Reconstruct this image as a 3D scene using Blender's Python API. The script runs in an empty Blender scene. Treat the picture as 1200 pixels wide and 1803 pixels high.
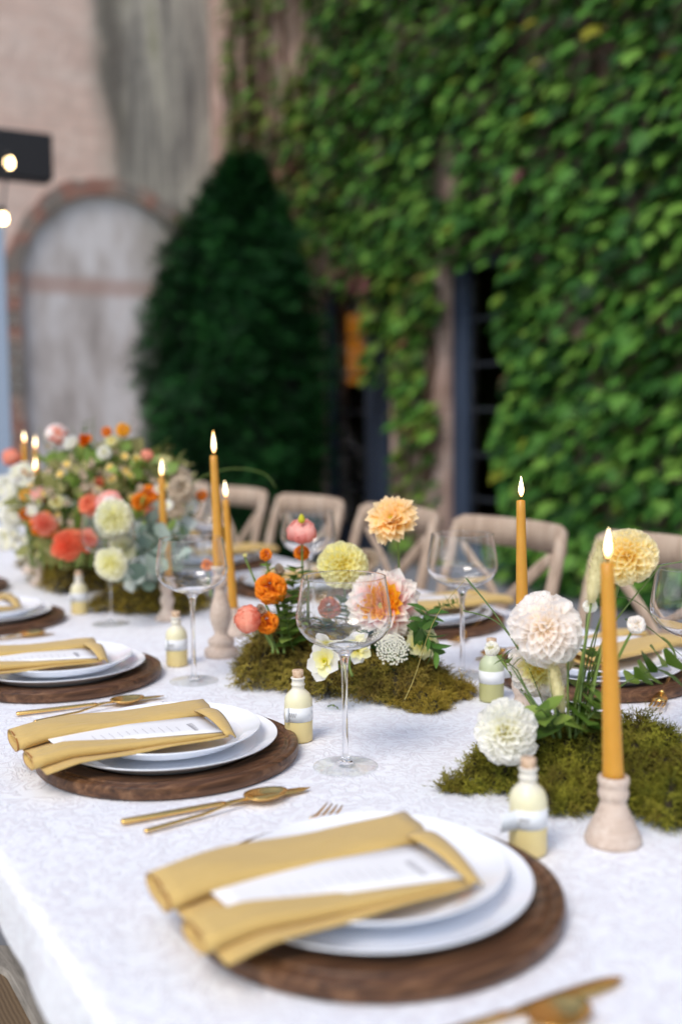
import bpy, math, random
import numpy as np
from mathutils import Vector, Matrix, Euler
random.seed(7); RNG = np.random.default_rng(7)
S = bpy.context.scene
COL = S.collection
R = math.radians

# ------------------------------------------------------------------ camera
T = 0.75                                   # height of the table top
CAM_H = 0.42898 + T
FPX = 1880.05                              # focal length in pixels of the 1200 x 1803 photograph
FW = Vector((0.5023609, 0.86031262, -0.08657784))
RT = Vector((0.86305747, -0.50500063, -0.0103039))
UP = Vector((0.05258644, 0.06954538, 0.9961918))
cd = bpy.data.cameras.new('camera'); cam = bpy.data.objects.new('camera', cd); COL.objects.link(cam)
M = Matrix((( RT.x, UP.x, -FW.x, 0), (RT.y, UP.y, -FW.y, 0), (RT.z, UP.z, -FW.z, CAM_H), (0, 0, 0, 1)))
cam.matrix_world = M
cd.sensor_fit = 'VERTICAL'; cd.sensor_height = 36.0; cd.sensor_width = 36.0
cd.lens = FPX / 1803 * 36.0
cd.clip_start = 0.05; cd.clip_end = 500
cd.dof.use_dof = True; cd.dof.focus_distance = 1.42; cd.dof.aperture_fstop = 2.0
S.camera = cam
try:
    S.cycles.diffuse_bounces = 8; S.cycles.max_bounces = 16; S.cycles.transmission_bounces = 14; S.cycles.transparent_max_bounces = 16
except Exception: pass
S.render.resolution_x = 681; S.render.resolution_y = 1024

# ------------------------------------------------------------------ light
w = bpy.data.worlds.new('World'); S.world = w; w.use_nodes = True
nt = w.node_tree; nt.nodes.clear()
sky = nt.nodes.new('ShaderNodeTexSky'); sky.sky_type = 'NISHITA'; sky.sun_disc = False
SUN_EL, SUN_AZ = R(50), R(240)             # azimuth clockwise from +Y
sky.sun_elevation = SUN_EL; sky.sun_rotation = SUN_AZ
sky.air_density = 1.3; sky.dust_density = 1.6; sky.ozone_density = 1.0
bg = nt.nodes.new('ShaderNodeBackground'); bg.inputs[1].default_value = 0.14
out = nt.nodes.new('ShaderNodeOutputWorld')
nt.links.new(sky.outputs[0], bg.inputs[0]); nt.links.new(bg.outputs[0], out.inputs[0])
ld = bpy.data.lights.new('sun', 'SUN'); ld.energy = 1.3; ld.angle = R(24); ld.color = (1.0, 0.94, 0.87)
sun = bpy.data.objects.new('sun', ld); COL.objects.link(sun)
sdir = Vector((math.sin(SUN_AZ) * math.cos(SUN_EL), math.cos(SUN_AZ) * math.cos(SUN_EL), math.sin(SUN_EL)))
sun.rotation_euler = sdir.to_track_quat('Z', 'Y').to_euler()
S.view_settings.view_transform = 'Standard'; S.view_settings.look = 'None'
S.view_settings.exposure = 0.47; S.view_settings.gamma = 1.0; S.view_settings.use_curve_mapping = False

# ------------------------------------------------------------------ survey helpers (photo pixel -> place in the world)
def ray(px, py):
    return FW * FPX + RT * (px - 600) - UP * (py - 901.5)
def at_depth(px, py, d):
    v = ray(px, py); return Vector((0, 0, CAM_H)) + v * (d / FPX)
def on_z(px, py, z):                       # z above the table top
    v = ray(px, py); t = (z + T - CAM_H) / v.z; return Vector((0, 0, CAM_H)) + v * t
def on_x(px, py, X):
    v = ray(px, py); return Vector((0, 0, CAM_H)) + v * (X / v.x)
def on_y(px, py, Y):
    v = ray(px, py); return Vector((0, 0, CAM_H)) + v * (Y / v.y)

# ------------------------------------------------------------------ materials
def lin(r, g, b):
    f = lambda c: ((c / 255) / 12.92 if c / 255 <= 0.04045 else ((c / 255 + 0.055) / 1.055) ** 2.4)
    return (f(r), f(g), f(b), 1)
class Mat:
    def __init__(s, name, base=(0.8, 0.8, 0.8, 1), rough=0.6, metal=0, spec=0.5, **kw):
        s.m = bpy.data.materials.new(name); s.m.use_nodes = True
        s.t = s.m.node_tree; s.b = s.t.nodes['Principled BSDF']
        if len(base) == 3: base = (*base, 1)
        s.b.inputs['Base Color'].default_value = base
        s.b.inputs['Roughness'].default_value = rough
        s.b.inputs['Metallic'].default_value = metal
        s.b.inputs['Specular IOR Level'].default_value = spec
        for k, v in kw.items(): s.b.inputs[k.replace('_', ' ')].default_value = v
    def n(s, t, **kw):
        x = s.t.nodes.new(t)
        for k, v in kw.items(): setattr(x, k, v)
        return x
    def l(s, a, b): s.t.links.new(a, b)
    def coord(s, kind='Object', scale=(1, 1, 1), rot=(0, 0, 0), loc=(0, 0, 0)):
        tc = s.n('ShaderNodeTexCoord'); mp = s.n('ShaderNodeMapping')
        mp.inputs['Scale'].default_value = scale; mp.inputs['Rotation'].default_value = rot; mp.inputs['Location'].default_value = loc
        s.l(tc.outputs[kind], mp.inputs[0]); return mp.outputs[0]
    def world(s, scale=(1, 1, 1)):
        g = s.n('ShaderNodeNewGeometry'); mp = s.n('ShaderNodeMapping'); mp.inputs['Scale'].default_value = scale
        s.l(g.outputs['Position'], mp.inputs[0]); return mp.outputs[0]
    def noise(s, vec, scale=5, detail=3, rough=0.5, dist=0):
        x = s.n('ShaderNodeTexNoise'); s.l(vec, x.inputs['Vector'])
        x.inputs['Scale'].default_value = scale; x.inputs['Detail'].default_value = detail
        x.inputs['Roughness'].default_value = rough; x.inputs['Distortion'].default_value = dist
        return x.outputs['Fac']
    def ramp(s, fac, stops, interp='LINEAR'):
        r = s.n('ShaderNodeValToRGB'); r.color_ramp.interpolation = interp
        e = r.color_ramp.elements
        while len(e) < len(stops): e.new(0.5)
        for i, (p, c) in enumerate(stops):
            e[i].position = p; e[i].color = c if len(c) == 4 else (*c, 1)
        s.l(fac, r.inputs[0]); return r.outputs[0]
    def mix(s, fac, a, b, mode='MIX'):
        x = s.n('ShaderNodeMix', data_type='RGBA', blend_type=mode)
        for sock, v in ((x.inputs[0], fac), (x.inputs[6], a), (x.inputs[7], b)):
            if isinstance(v, (int, float)): sock.default_value = v
            elif isinstance(v, tuple): sock.default_value = v if len(v) == 4 else (*v, 1)
            else: s.l(v, sock)
        return x.outputs[2]
    def math(s, op, a, b=0.0):
        x = s.n('ShaderNodeMath', operation=op)
        for sock, v in ((x.inputs[0], a), (x.inputs[1], b)):
            if isinstance(v, (int, float)): sock.default_value = v
            else: s.l(v, sock)
        return x.outputs[0]
    def attr(s, name):
        x = s.n('ShaderNodeAttribute'); x.attribute_name = name; return x.outputs['Fac']
    def rawtint(s): return s.attr('tint')
    def tint(s):                            # a number per leaf: stored in a joined mesh, or the object's own random number
        o = s.n('ShaderNodeObjectInfo'); return s.math('FRACT', s.math('ADD', s.attr('tint'), o.outputs['Random']))
    def color(s, c): s.l(c, s.b.inputs['Base Color'])
    def bump(s, h, strength=0.3, dist=0.001):
        b = s.n('ShaderNodeBump'); b.inputs['Strength'].default_value = strength; b.inputs['Distance'].default_value = dist
        s.l(h, b.inputs['Height']); s.l(b.outputs[0], s.b.inputs['Normal'])

def g3(v): return (v, v, v, 1)

# tablecloth: white damask with raised scrolls
m = Mat('white_damask', rough=0.75, spec=0.25); v = m.world()
big = m.noise(v, 9, 2, 0.5, 1.0); fine = m.noise(v, 42, 3, 0.55, 2.6); fil = m.noise(v, 20, 2, 0.5, 3.5)
lines = m.ramp(fil, [(0.42, g3(0)), (0.475, g3(1)), (0.51, g3(1)), (0.56, g3(0))])
msk = m.ramp(big, [(0.42, g3(0)), (0.58, g3(1))])
dots = m.ramp(fine, [(0.44, g3(0)), (0.56, g3(1))])
pat = m.math('MULTIPLY', m.mix(msk, lines, dots), 1.0)
m.color(m.mix(m.math('MULTIPLY', pat, 0.42), lin(243, 244, 247), lin(212, 204, 208)))
weave = m.noise(v, 900, 1); und = m.noise(v, 9, 2)
hh = m.math('ADD', m.math('MULTIPLY', pat, 0.8), m.math('ADD', m.math('MULTIPLY', weave, 0.3), m.math('MULTIPLY', und, 3)))
m.bump(hh, 0.55, 0.0016); CLOTH = m.m

def wood(name, dark, mid, light, scale=1.0, rough=0.6, axis='X', stretch=14):
    m = Mat(name, rough=rough, spec=0.35)
    sc = {'X': (1, stretch, stretch), 'Y': (stretch, 1, stretch), 'Z': (stretch, stretch, 1)}[axis]
    v = m.coord('Object', sc)
    a = m.noise(v, 6 * scale, 5, 0.6, 0.6); b = m.noise(m.coord('Object', (1, 1, 1)), 9 * scale, 2)
    c = m.ramp(a, [(0.3, dark), (0.5, mid), (0.72, light)])
    m.color(m.mix(m.math('MULTIPLY', b, 0.5), c, dark)); m.bump(a, 0.5, 0.0012); return m.m
CHARGER = wood('dark_wood', lin(48, 30, 20), lin(104, 70, 46), lin(150, 110, 78), 1.3, 0.4)
CHAIRW = wood('limed_wood', lin(152, 130, 112), lin(192, 168, 146), lin(214, 196, 176), 1.0, 0.65, 'Z', 8)
GREYW = wood('weathered_grey_wood', lin(126, 120, 112), lin(164, 156, 146), lin(190, 182, 170), 2.0, 0.75, 'Y', 6)
HOLDERW = wood('bleached_wood', lin(190, 168, 150), lin(210, 190, 174), lin(224, 210, 196), 6, 0.6, 'X', 3)
TRESTLE = wood('blue_grey_wood', lin(70, 84, 98), lin(110, 126, 142), lin(150, 164, 176), 2, 0.7, 'Z', 8)
m = Mat('woven_seat', rough=0.8); v = m.coord('Object', (1, 1, 1))
wv = m.n('ShaderNodeTexWave'); m.l(v, wv.inputs[0]); wv.inputs['Scale'].default_value = 60; wv.inputs['Distortion'].default_value = 1.5
m.color(m.mix(wv.outputs['Fac'], lin(112, 92, 70), lin(128, 106, 80))); m.bump(wv.outputs['Fac'], 0.3, 0.001); SEAT = m.m
m = Mat('porcelain', lin(246, 248, 252), 0.16, 0, 0.5); m.b.inputs['Coat Weight'].default_value = 0.3
m.bump(m.noise(m.coord('Object'), 18, 2), 0.06, 0.002); PORC = m.m
m = Mat('mustard_linen', rough=0.78, spec=0.2); v = m.coord('Object')
a = m.noise(m.coord('Object', (4, 40, 40)), 14, 3); b = m.noise(v, 700, 1)
m.color(m.mix(a, lin(198, 164, 94), lin(214, 182, 116)))
m.bump(m.math('ADD', m.math('MULTIPLY', b, 0.25), m.noise(m.coord('Object', (1.2, 6, 3)), 14, 3, 0.5, 1.0)), 0.6, 0.004)
m.b.inputs['Sheen Weight'].default_value = 0.2; LINEN = m.m
HEM = Mat('linen_hem', lin(160, 104, 48), 0.8).m
m = Mat('card_stock', rough=0.7, spec=0.3); m.color(m.mix(m.noise(m.coord('Object'), 30, 2), lin(236, 234, 234), lin(244, 243, 242))); CARD = m.m
INK = Mat('grey_ink', lin(150, 146, 150), 0.7).m
GOLD = Mat('brushed_gold', lin(240, 196, 118), 0.27, 1.0); v = GOLD.coord('Object', (1, 30, 30))
GOLD.bump(GOLD.noise(v, 20, 2), 0.08, 0.0005); GOLD = GOLD.m
GLASS = Mat('clear_glass', (1, 1, 1, 1), 0.0, 0, 0.5, Transmission_Weight=1.0, IOR=1.45).m
m = Mat('frosted_bottle', rough=0.38, spec=0.5)
sp = m.n('ShaderNodeSeparateXYZ'); m.l(m.coord('Object'), sp.inputs[0])
m.color(m.ramp(m.math('MULTIPLY', sp.outputs[2], 10), [(0.0, lin(224, 202, 140)), (0.44, lin(230, 212, 152)), (0.48, lin(234, 226, 188)), (0.62, lin(232, 226, 190)), (0.72, lin(228, 222, 206)), (1, lin(230, 226, 216))]))
m.b.inputs['Subsurface Weight'].default_value = 0.25; m.b.inputs['Subsurface Radius'].default_value = (0.01, 0.01, 0.006)
m.b.inputs['Subsurface Scale'].default_value = 0.6; BOTTLE = m.m
m = Mat('frosted_bottle_green', rough=0.38)
m.color(m.ramp(m.math('MULTIPLY', (lambda q: (m.l(m.coord('Object'), q.inputs[0]), q.outputs[2])[1])(m.n('ShaderNodeSeparateXYZ')), 10), [(0.0, lin(176, 174, 120)), (0.44, lin(182, 180, 126)), (0.48, lin(190, 200, 160)), (1, lin(200, 206, 184))])); BOTTLEG = m.m
m = Mat('cork', rough=0.85); m.color(m.ramp(m.noise(m.coord('Object'), 260, 3), [(0.3, lin(176, 140, 108)), (0.55, lin(214, 184, 154)), (0.8, lin(226, 204, 180))])); CORK = m.m
PAPER = Mat('paper_label', lin(232, 234, 236), 0.75).m
m = Mat('beeswax', rough=0.38, spec=0.4); v = m.coord('Object', (1, 1, 1))
m.color(m.mix(m.noise(v, 60, 3), lin(208, 152, 56), lin(194, 138, 44)))
m.b.inputs['Subsurface Weight'].default_value = 0.35; m.b.inputs['Subsurface Radius'].default_value = (0.02, 0.008, 0.002)
m.b.inputs['Subsurface Scale'].default_value = 0.8; m.bump(m.noise(m.coord('Object', (1, 1, 0.3)), 90, 2), 0.2, 0.0008); WAX = m.m
WICK = Mat('wick', (0.02, 0.015, 0.01, 1), 0.9).m
m = Mat('flame', (0, 0, 0, 1), 1.0); sp = m.n('ShaderNodeSeparateXYZ'); m.l(m.coord('Object'), sp.inputs[0])
m.l(m.ramp(m.math('MULTIPLY', sp.outputs[2], 25), [(0.0, (0.9, 0.35, 0.08, 1)), (0.3, (1, 0.78, 0.42, 1)), (0.65, (1, 0.85, 0.55, 1)), (1, (1, 0.5, 0.12, 1))]), m.b.inputs['Emission Color'])
m.b.inputs['Emission Strength'].default_value = 5; FLAME = m.m
m = Mat('bulb_glow', (0, 0, 0, 1)); m.b.inputs['Emission Color'].default_value = (1, 0.72, 0.36, 1); m.b.inputs['Emission Strength'].default_value = 14; BULB = m.m

m = Mat('thin_glass'); lw = m.n('ShaderNodeLayerWeight'); lw.inputs[0].default_value = 0.5; fq = m.math('ADD', m.math('MULTIPLY', m.math('POWER', lw.outputs['Facing'], 3.5), 0.55), 0.025)
tr = m.n('ShaderNodeBsdfTransparent'); tr.inputs[0].default_value = (0.985, 0.99, 0.99, 1); gl = m.n('ShaderNodeBsdfGlossy'); gl.inputs['Roughness'].default_value = 0.0
mx = m.n('ShaderNodeMixShader'); m.l(fq, mx.inputs[0]); m.l(tr.outputs[0], mx.inputs[1]); m.l(gl.outputs[0], mx.inputs[2]); m.l(mx.outputs[0], m.t.nodes['Material Output'].inputs[0]); THIN = m.m
def moss_mat(name, a, b, c, d):
    m = Mat(name, rough=0.85, spec=0.15)
    t = m.rawtint(); n1 = m.noise(m.world(), 22, 2)
    c1 = m.ramp(t, [(0.0, a), (0.35, b), (0.7, c), (1.0, d)])
    c2 = m.mix(m.ramp(n1, [(0.42, g3(0)), (0.62, g3(0.75))]), c1, d)
    m.color(m.mix(m.math('MULTIPLY', m.attr('along'), 0.55), c2, c)); return m.m
MOSS = moss_mat('green_moss', lin(42, 42, 16), lin(88, 82, 30), lin(156, 140, 60), lin(86, 60, 36))
MOSSG = moss_mat('bright_moss', lin(34, 40, 12), lin(72, 78, 24), lin(148, 144, 48), lin(84, 64, 32))
MOSSB = moss_mat('golden_moss', lin(104, 90, 28), lin(146, 126, 42), lin(172, 150, 62), lin(112, 88, 36))
EARTH = Mat('moss_mat_underside', lin(50, 42, 22), 0.95).m

def leaf_mat(name, stops, rough=0.5, trans=0.25, spec=0.4):
    m = Mat(name, rough=rough, spec=spec); t = m.tint(); c = m.ramp(t, stops); m.color(c)
    if trans:
        tr = m.n('ShaderNodeBsdfTranslucent'); m.l(c, tr.inputs[0]); mx = m.n('ShaderNodeMixShader'); mx.inputs[0].default_value = trans
        o = m.t.nodes['Material Output']; m.l(m.b.outputs[0], mx.inputs[1]); m.l(tr.outputs[0], mx.inputs[2]); m.l(mx.outputs[0], o.inputs[0])
    return m.m
IVY = leaf_mat('ivy_green', [(0, lin(16, 46, 14)), (0.35, lin(44, 88, 30)), (0.7, lin(76, 124, 44)), (0.975, lin(112, 152, 60)), (0.992, lin(124, 142, 44)), (1, lin(140, 130, 34))], 0.6, 0.12, 0.25)
IVYP = leaf_mat('ivy_pale', [(0, lin(56, 86, 24)), (0.4, lin(88, 120, 38)), (0.75, lin(116, 146, 54)), (0.9, lin(120, 120, 52)), (1, lin(110, 70, 50))], 0.5, 0.2)
IVYR = leaf_mat('ivy_red', [(0, lin(98, 58, 58)), (0.5, lin(120, 70, 70)), (1, lin(96, 84, 50))], 0.5, 0.2)
VINE = Mat('vine_stem', lin(92, 70, 52), 0.85).m
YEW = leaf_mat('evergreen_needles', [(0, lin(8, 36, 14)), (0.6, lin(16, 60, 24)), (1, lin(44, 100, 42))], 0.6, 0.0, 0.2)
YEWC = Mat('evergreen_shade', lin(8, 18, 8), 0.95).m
BARK = Mat('bark', lin(70, 54, 42), 0.9).m
LEAFG = leaf_mat('leaf_green', [(0, lin(74, 106, 36)), (0.5, lin(116, 148, 58)), (1, lin(156, 176, 86))], 0.5, 0.3)
LEAFD = leaf_mat('leaf_deep_green', [(0, lin(48, 84, 34)), (0.5, lin(76, 118, 48)), (1, lin(108, 146, 64))], 0.5, 0.25)
SAGE = leaf_mat('leaf_sage', [(0, lin(110, 132, 116)), (0.5, lin(160, 176, 160)), (1, lin(206, 212, 204))], 0.7, 0.15)
OLIVE = leaf_mat('leaf_olive', [(0, lin(104, 108, 52)), (0.5, lin(146, 146, 82)), (1, lin(186, 180, 120))], 0.6, 0.25)
STEM = Mat('flower_stem', lin(110, 132, 58), 0.5).m
STEMD = Mat('grass_stem', lin(84, 108, 50), 0.5).m
STRAW = Mat('straw_stem', lin(178, 160, 84), 0.6).m

def petal_mat(name, base, tip, trans=0.5, mid=None):
    m = Mat(name, rough=0.6, spec=0.25)
    st = [(0.0, base), (1.0, tip)] if mid is None else [(0.0, base), (0.42, mid), (0.85, tip)]
    c = m.ramp(m.attr('along'), st)
    hs = m.n('ShaderNodeHueSaturation'); m.l(c, hs.inputs['Color'])
    m.l(m.math('ADD', m.math('MULTIPLY', m.tint(), 0.14), 0.93), hs.inputs['Value']); c = hs.outputs[0]; m.color(c)
    tr = m.n('ShaderNodeBsdfTranslucent'); m.l(c, tr.inputs[0]); mx = m.n('ShaderNodeMixShader'); mx.inputs[0].default_value = trans
    o = m.t.nodes['Material Output']; m.l(m.b.outputs[0], mx.inputs[1]); m.l(tr.outputs[0], mx.inputs[2]); m.l(mx.outputs[0], o.inputs[0])
    return m.m
PW = petal_mat('petal_white', lin(240, 236, 190), lin(253, 252, 248), mid=lin(252, 251, 242))
PPW = petal_mat('petal_blush_white', lin(255, 246, 230), lin(255, 252, 249), mid=lin(255, 249, 242))
PCY = petal_mat('petal_cream_yellow', lin(254, 230, 130), lin(255, 248, 214), mid=lin(254, 240, 174))
PLY = petal_mat('petal_lemon', lin(246, 232, 120), lin(252, 250, 208), mid=lin(250, 244, 176))
PPE = petal_mat('petal_peach', lin(254, 218, 84), lin(255, 236, 196), mid=lin(254, 230, 140))
PPK = petal_mat('petal_pink_white', lin(250, 196, 60), lin(255, 250, 242), mid=lin(240, 170, 172))
PGY = petal_mat('petal_golden', lin(244, 166, 20), lin(250, 200, 60))
POR = petal_mat('petal_orange', lin(206, 86, 10), lin(248, 146, 24), 0.25)
PCO = petal_mat('petal_coral', lin(232, 118, 88), lin(255, 196, 168), mid=lin(246, 158, 130))
PRC = petal_mat('petal_red_coral', lin(244, 128, 86), lin(252, 168, 130))
PPI = petal_mat('petal_pink', lin(228, 128, 118), lin(255, 212, 200), mid=lin(246, 172, 160))
PMR = petal_mat('petal_maroon', lin(110, 30, 20), lin(160, 60, 40), 0.1)
PGR = petal_mat('petal_green_white', lin(244, 240, 160), lin(252, 250, 234), mid=lin(250, 248, 210))
PTA = petal_mat('petal_dusty', lin(190, 170, 140), lin(222, 206, 184))
EYE = Mat('flower_eye', lin(186, 180, 30), 0.7).m
FUZZ = Mat('bunny_tail_fluff', lin(220, 210, 160), 0.9).m

# ------------------------------------------------------------------ mesh helpers
def mesh_np(name, V, F, mat, attrs=None, smooth=False):
    V = np.asarray(V, np.float32); F = np.asarray(F, np.int32); k = F.shape[1]
    me = bpy.data.meshes.new(name)
    me.vertices.add(len(V)); me.vertices.foreach_set('co', V.ravel())
    me.loops.add(F.size); me.loops.foreach_set('vertex_index', F.ravel())
    me.polygons.add(len(F)); me.polygons.foreach_set('loop_start', np.arange(0, F.size, k, dtype=np.int32))
    if smooth: me.polygons.foreach_set('use_smooth', np.ones(len(F), bool))
    me.update(calc_edges=True)
    for a, d in (attrs or {}).items():
        at = me.attributes.new(a, 'FLOAT', 'POINT'); at.data.foreach_set('value', np.asarray(d, np.float32))
    me.materials.append(mat); return me
class Geo:
    def __init__(s): s.V = []; s.F = []
    def add(s, V, F):
        o = len(s.V); s.V += [tuple(v) for v in V]; s.F += [tuple(i + o for i in f) for f in F]; return s
    def box(s, a, b):
        (x0, y0, z0), (x1, y1, z1) = a, b
        return s.add([(x0,y0,z0),(x1,y0,z0),(x1,y1,z0),(x0,y1,z0),(x0,y0,z1),(x1,y0,z1),(x1,y1,z1),(x0,y1,z1)],
                     [(0,3,2,1),(4,5,6,7),(0,1,5,4),(1,2,6,5),(2,3,7,6),(3,0,4,7)])
    def lathe(s, prof, seg=48, loc=(0, 0, 0), crisp=0):
        if crisp:
            q = [prof[0]]
            for i in range(1, len(prof)):
                a, b = prof[i-1], prof[i]; L = math.hypot(b[0]-a[0], b[1]-a[1]); f = min(crisp / max(L, 1e-9), 0.3)
                q += [(a[0]+(b[0]-a[0])*f, a[1]+(b[1]-a[1])*f), (b[0]+(a[0]-b[0])*f, b[1]+(a[1]-b[1])*f), b]
            prof = q
        V = []; F = []; n = len(prof)
        for r_, z in prof:
            for i in range(seg):
                a = 2 * math.pi * i / seg; V.append((loc[0] + r_ * math.cos(a), loc[1] + r_ * math.sin(a), loc[2] + z))
        for j in range(n - 1):
            for i in range(seg):
                k = (i + 1) % seg; F.append((j*seg+i, j*seg+k, (j+1)*seg+k, (j+1)*seg+i))
        return s.add(V, F)
    def tube(s, pts, rad, seg=8, flat=1.0, caps=True, ref=None):
        pts = [Vector(p) for p in pts]; n = len(pts)
        if not hasattr(rad, '__len__'): rad = [rad] * n
        V = []; F = []; up = Vector(ref) if ref else None
        for i, p in enumerate(pts):
            d = (pts[min(i+1, n-1)] - pts[max(i-1, 0)]).normalized()
            if up is None:
                up = Vector((0, 0, 1)) if abs(d.z) < 0.9 else Vector((1, 0, 0))
            u = (up - d * up.dot(d)).normalized(); up = u; v = d.cross(u)
            for k in range(seg):
                a = 2 * math.pi * k / seg; V.append(p + u * (math.sin(a) * rad[i] * flat) + v * (math.cos(a) * rad[i]))
        for i in range(n - 1):
            for k in range(seg):
                q = (k + 1) % seg; F.append((i*seg+k, i*seg+q, (i+1)*seg+q, (i+1)*seg+k))
        if caps: F.append(tuple(range(seg))[::-1]); F.append(tuple((n-1)*seg + k for k in range(seg)))
        return s.add(V, F)
    def make(s, name, mat, parent=None, smooth=True, sub=0, bevel=0):
        me = bpy.data.meshes.new(name); me.from_pydata(s.V, [], s.F); me.materials.append(mat)
        if smooth:
            for p in me.polygons: p.use_smooth = True
        me.update()
        return link(name, me, parent, sub=sub, bevel=bevel)
def link(name, me, parent=None, sub=0, bevel=0):
    o = bpy.data.objects.new(name, me); COL.objects.link(o)
    if parent: o.parent = parent
    if bevel:
        b = o.modifiers.new('bevel', 'BEVEL'); b.width = bevel; b.segments = 2; b.limit_method = 'ANGLE'
    if sub:
        b = o.modifiers.new('smooth', 'SUBSURF'); b.levels = sub; b.render_levels = sub
    return o
def tag(o, label, cat, group=None, kind=None):
    o['label'] = label; o['category'] = cat
    if group: o['group'] = group
    if kind: o['kind'] = kind
    return o
def thing(name, label, cat, loc=(0, 0, 0), rotz=0, group=None):
    o = bpy.data.objects.new(name, None); COL.objects.link(o); o.location = loc; o.rotation_euler = (0, 0, rotz)
    o.empty_display_size = 0.05; return tag(o, label, cat, group)
def struct(o): o['kind'] = 'structure'; return o
def dup(root, loc, rotz=0, label=None, scale=None):
    r = root.copy(); COL.objects.link(r); r.location = loc; r.rotation_euler = (0, 0, rotz)
    if scale: r.scale = (scale,) * 3
    if label: r['label'] = label
    for ch in list(root.children):
        c = ch.copy(); COL.objects.link(c); c.parent = r
        for gch in list(ch.children):
            d = gch.copy(); COL.objects.link(d); d.parent = c
    return r

def frames(P, N, Tn, scale):
    """matrices with local z -> N, local x -> Tn (made perpendicular)"""
    P = np.asarray(P, float); N = np.asarray(N, float); Tn = np.asarray(Tn, float)
    N = N / np.linalg.norm(N, axis=1, keepdims=True)
    Tn = Tn - N * np.sum(N * Tn, 1, keepdims=True); Tn /= (np.linalg.norm(Tn, axis=1, keepdims=True) + 1e-9)
    B = np.cross(N, Tn); s = np.asarray(scale, float)
    if s.ndim == 1: s = np.repeat(s[:, None], 3, 1)
    A = np.stack([Tn * s[:, :1], B * s[:, 1:2], N * s[:, 2:3]], 2); return A, P
def scatter(name, tv, tf, A, P, mat, tint=None, along=None, parent=None, smooth=False):
    n = len(P); k = len(tv); tv = np.asarray(tv, float)
    V = (np.einsum('nij,kj->nki', A, tv) + P[:, None, :]).reshape(-1, 3)
    F = (np.asarray(tf)[None] + (np.arange(n) * k)[:, None, None]).reshape(-1, len(tf[0]))
    if tint is None: tint = RNG.random(n)
    at = {'tint': np.repeat(tint, k)}
    if along is not None: at['along'] = np.tile(along, n)
    me = mesh_np(name, V, F, mat, at, smooth); return link(name, me, parent)

# leaf templates, lying in xy with the tip along +x, normal +z
def leaf_t(w=0.35, fold=0.12, droop=0.15):
    xs = [0, 0.25, 0.55, 0.8, 1.0]; ws = [0.05, w * 0.9, w, w * 0.55, 0.0]
    V = []
    for x_, w_ in zip(xs, ws):
        z = -droop * x_ * x_; V += [(x_, -w_ / 1, z + fold * w_), (x_, 0, z), (x_, w_ / 1, z + fold * w_)]
    F = []
    for i in range(4):
        a = i * 3; F += [(a, a+1, a+4, a+3), (a+1, a+2, a+5, a+4)]
    return V, F
def ivy_t():
    out = [(0, 0.0), (-0.12, 0.2), (0.0, 0.48), (0.2, 0.34), (0.42, 0.5), (0.55, 0.24), (1.0, 0.0)]
    V = [(0.25, 0, 0.05)]; loop = out + [(x_, -y_) for x_, y_ in reversed(out[1:-1])]
    for x_, y_ in loop: V.append((x_, y_, -0.18 * abs(y_) - 0.16 * x_ * x_))
    n = len(loop); F = [(0, 1 + (i + 1) % n, 1 + i) for i in range(n)]
    return V, F

# petal template: grid along x (0..1) and across y, cupped; 'along' attribute
def petal_t(w=0.4, cup=0.25, curl=0.1, point=0.5, nx=5, ny=4, basew=0.35):
    V = []; al = []
    for i in range(nx + 1):
        x_ = i / nx
        ww = w * (basew + (1 - basew) * math.sin(min(x_ * 1.5, 1) * math.pi / 2))
        if x_ > point: ww *= math.sqrt(max(0.0, 1 - ((x_ - point) / (1 - point)) ** 2)) * 0.94 + 0.06
        for j in range(ny + 1):
            y_ = -1 + 2 * j / ny
            V.append((x_, y_ * ww, cup * (y_ * y_) * ww + curl * x_ * x_)); al.append(x_)
    F = []
    for i in range(nx):
        for j in range(ny):
            a = i * (ny + 1) + j; F.append((a, a + 1, a + ny + 2, a + ny + 1))
    return V, F, al
def basis(n):
    n = Vector(n).normalized(); u = n.orthogonal().normalized(); return n, u, n.cross(u)

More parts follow.
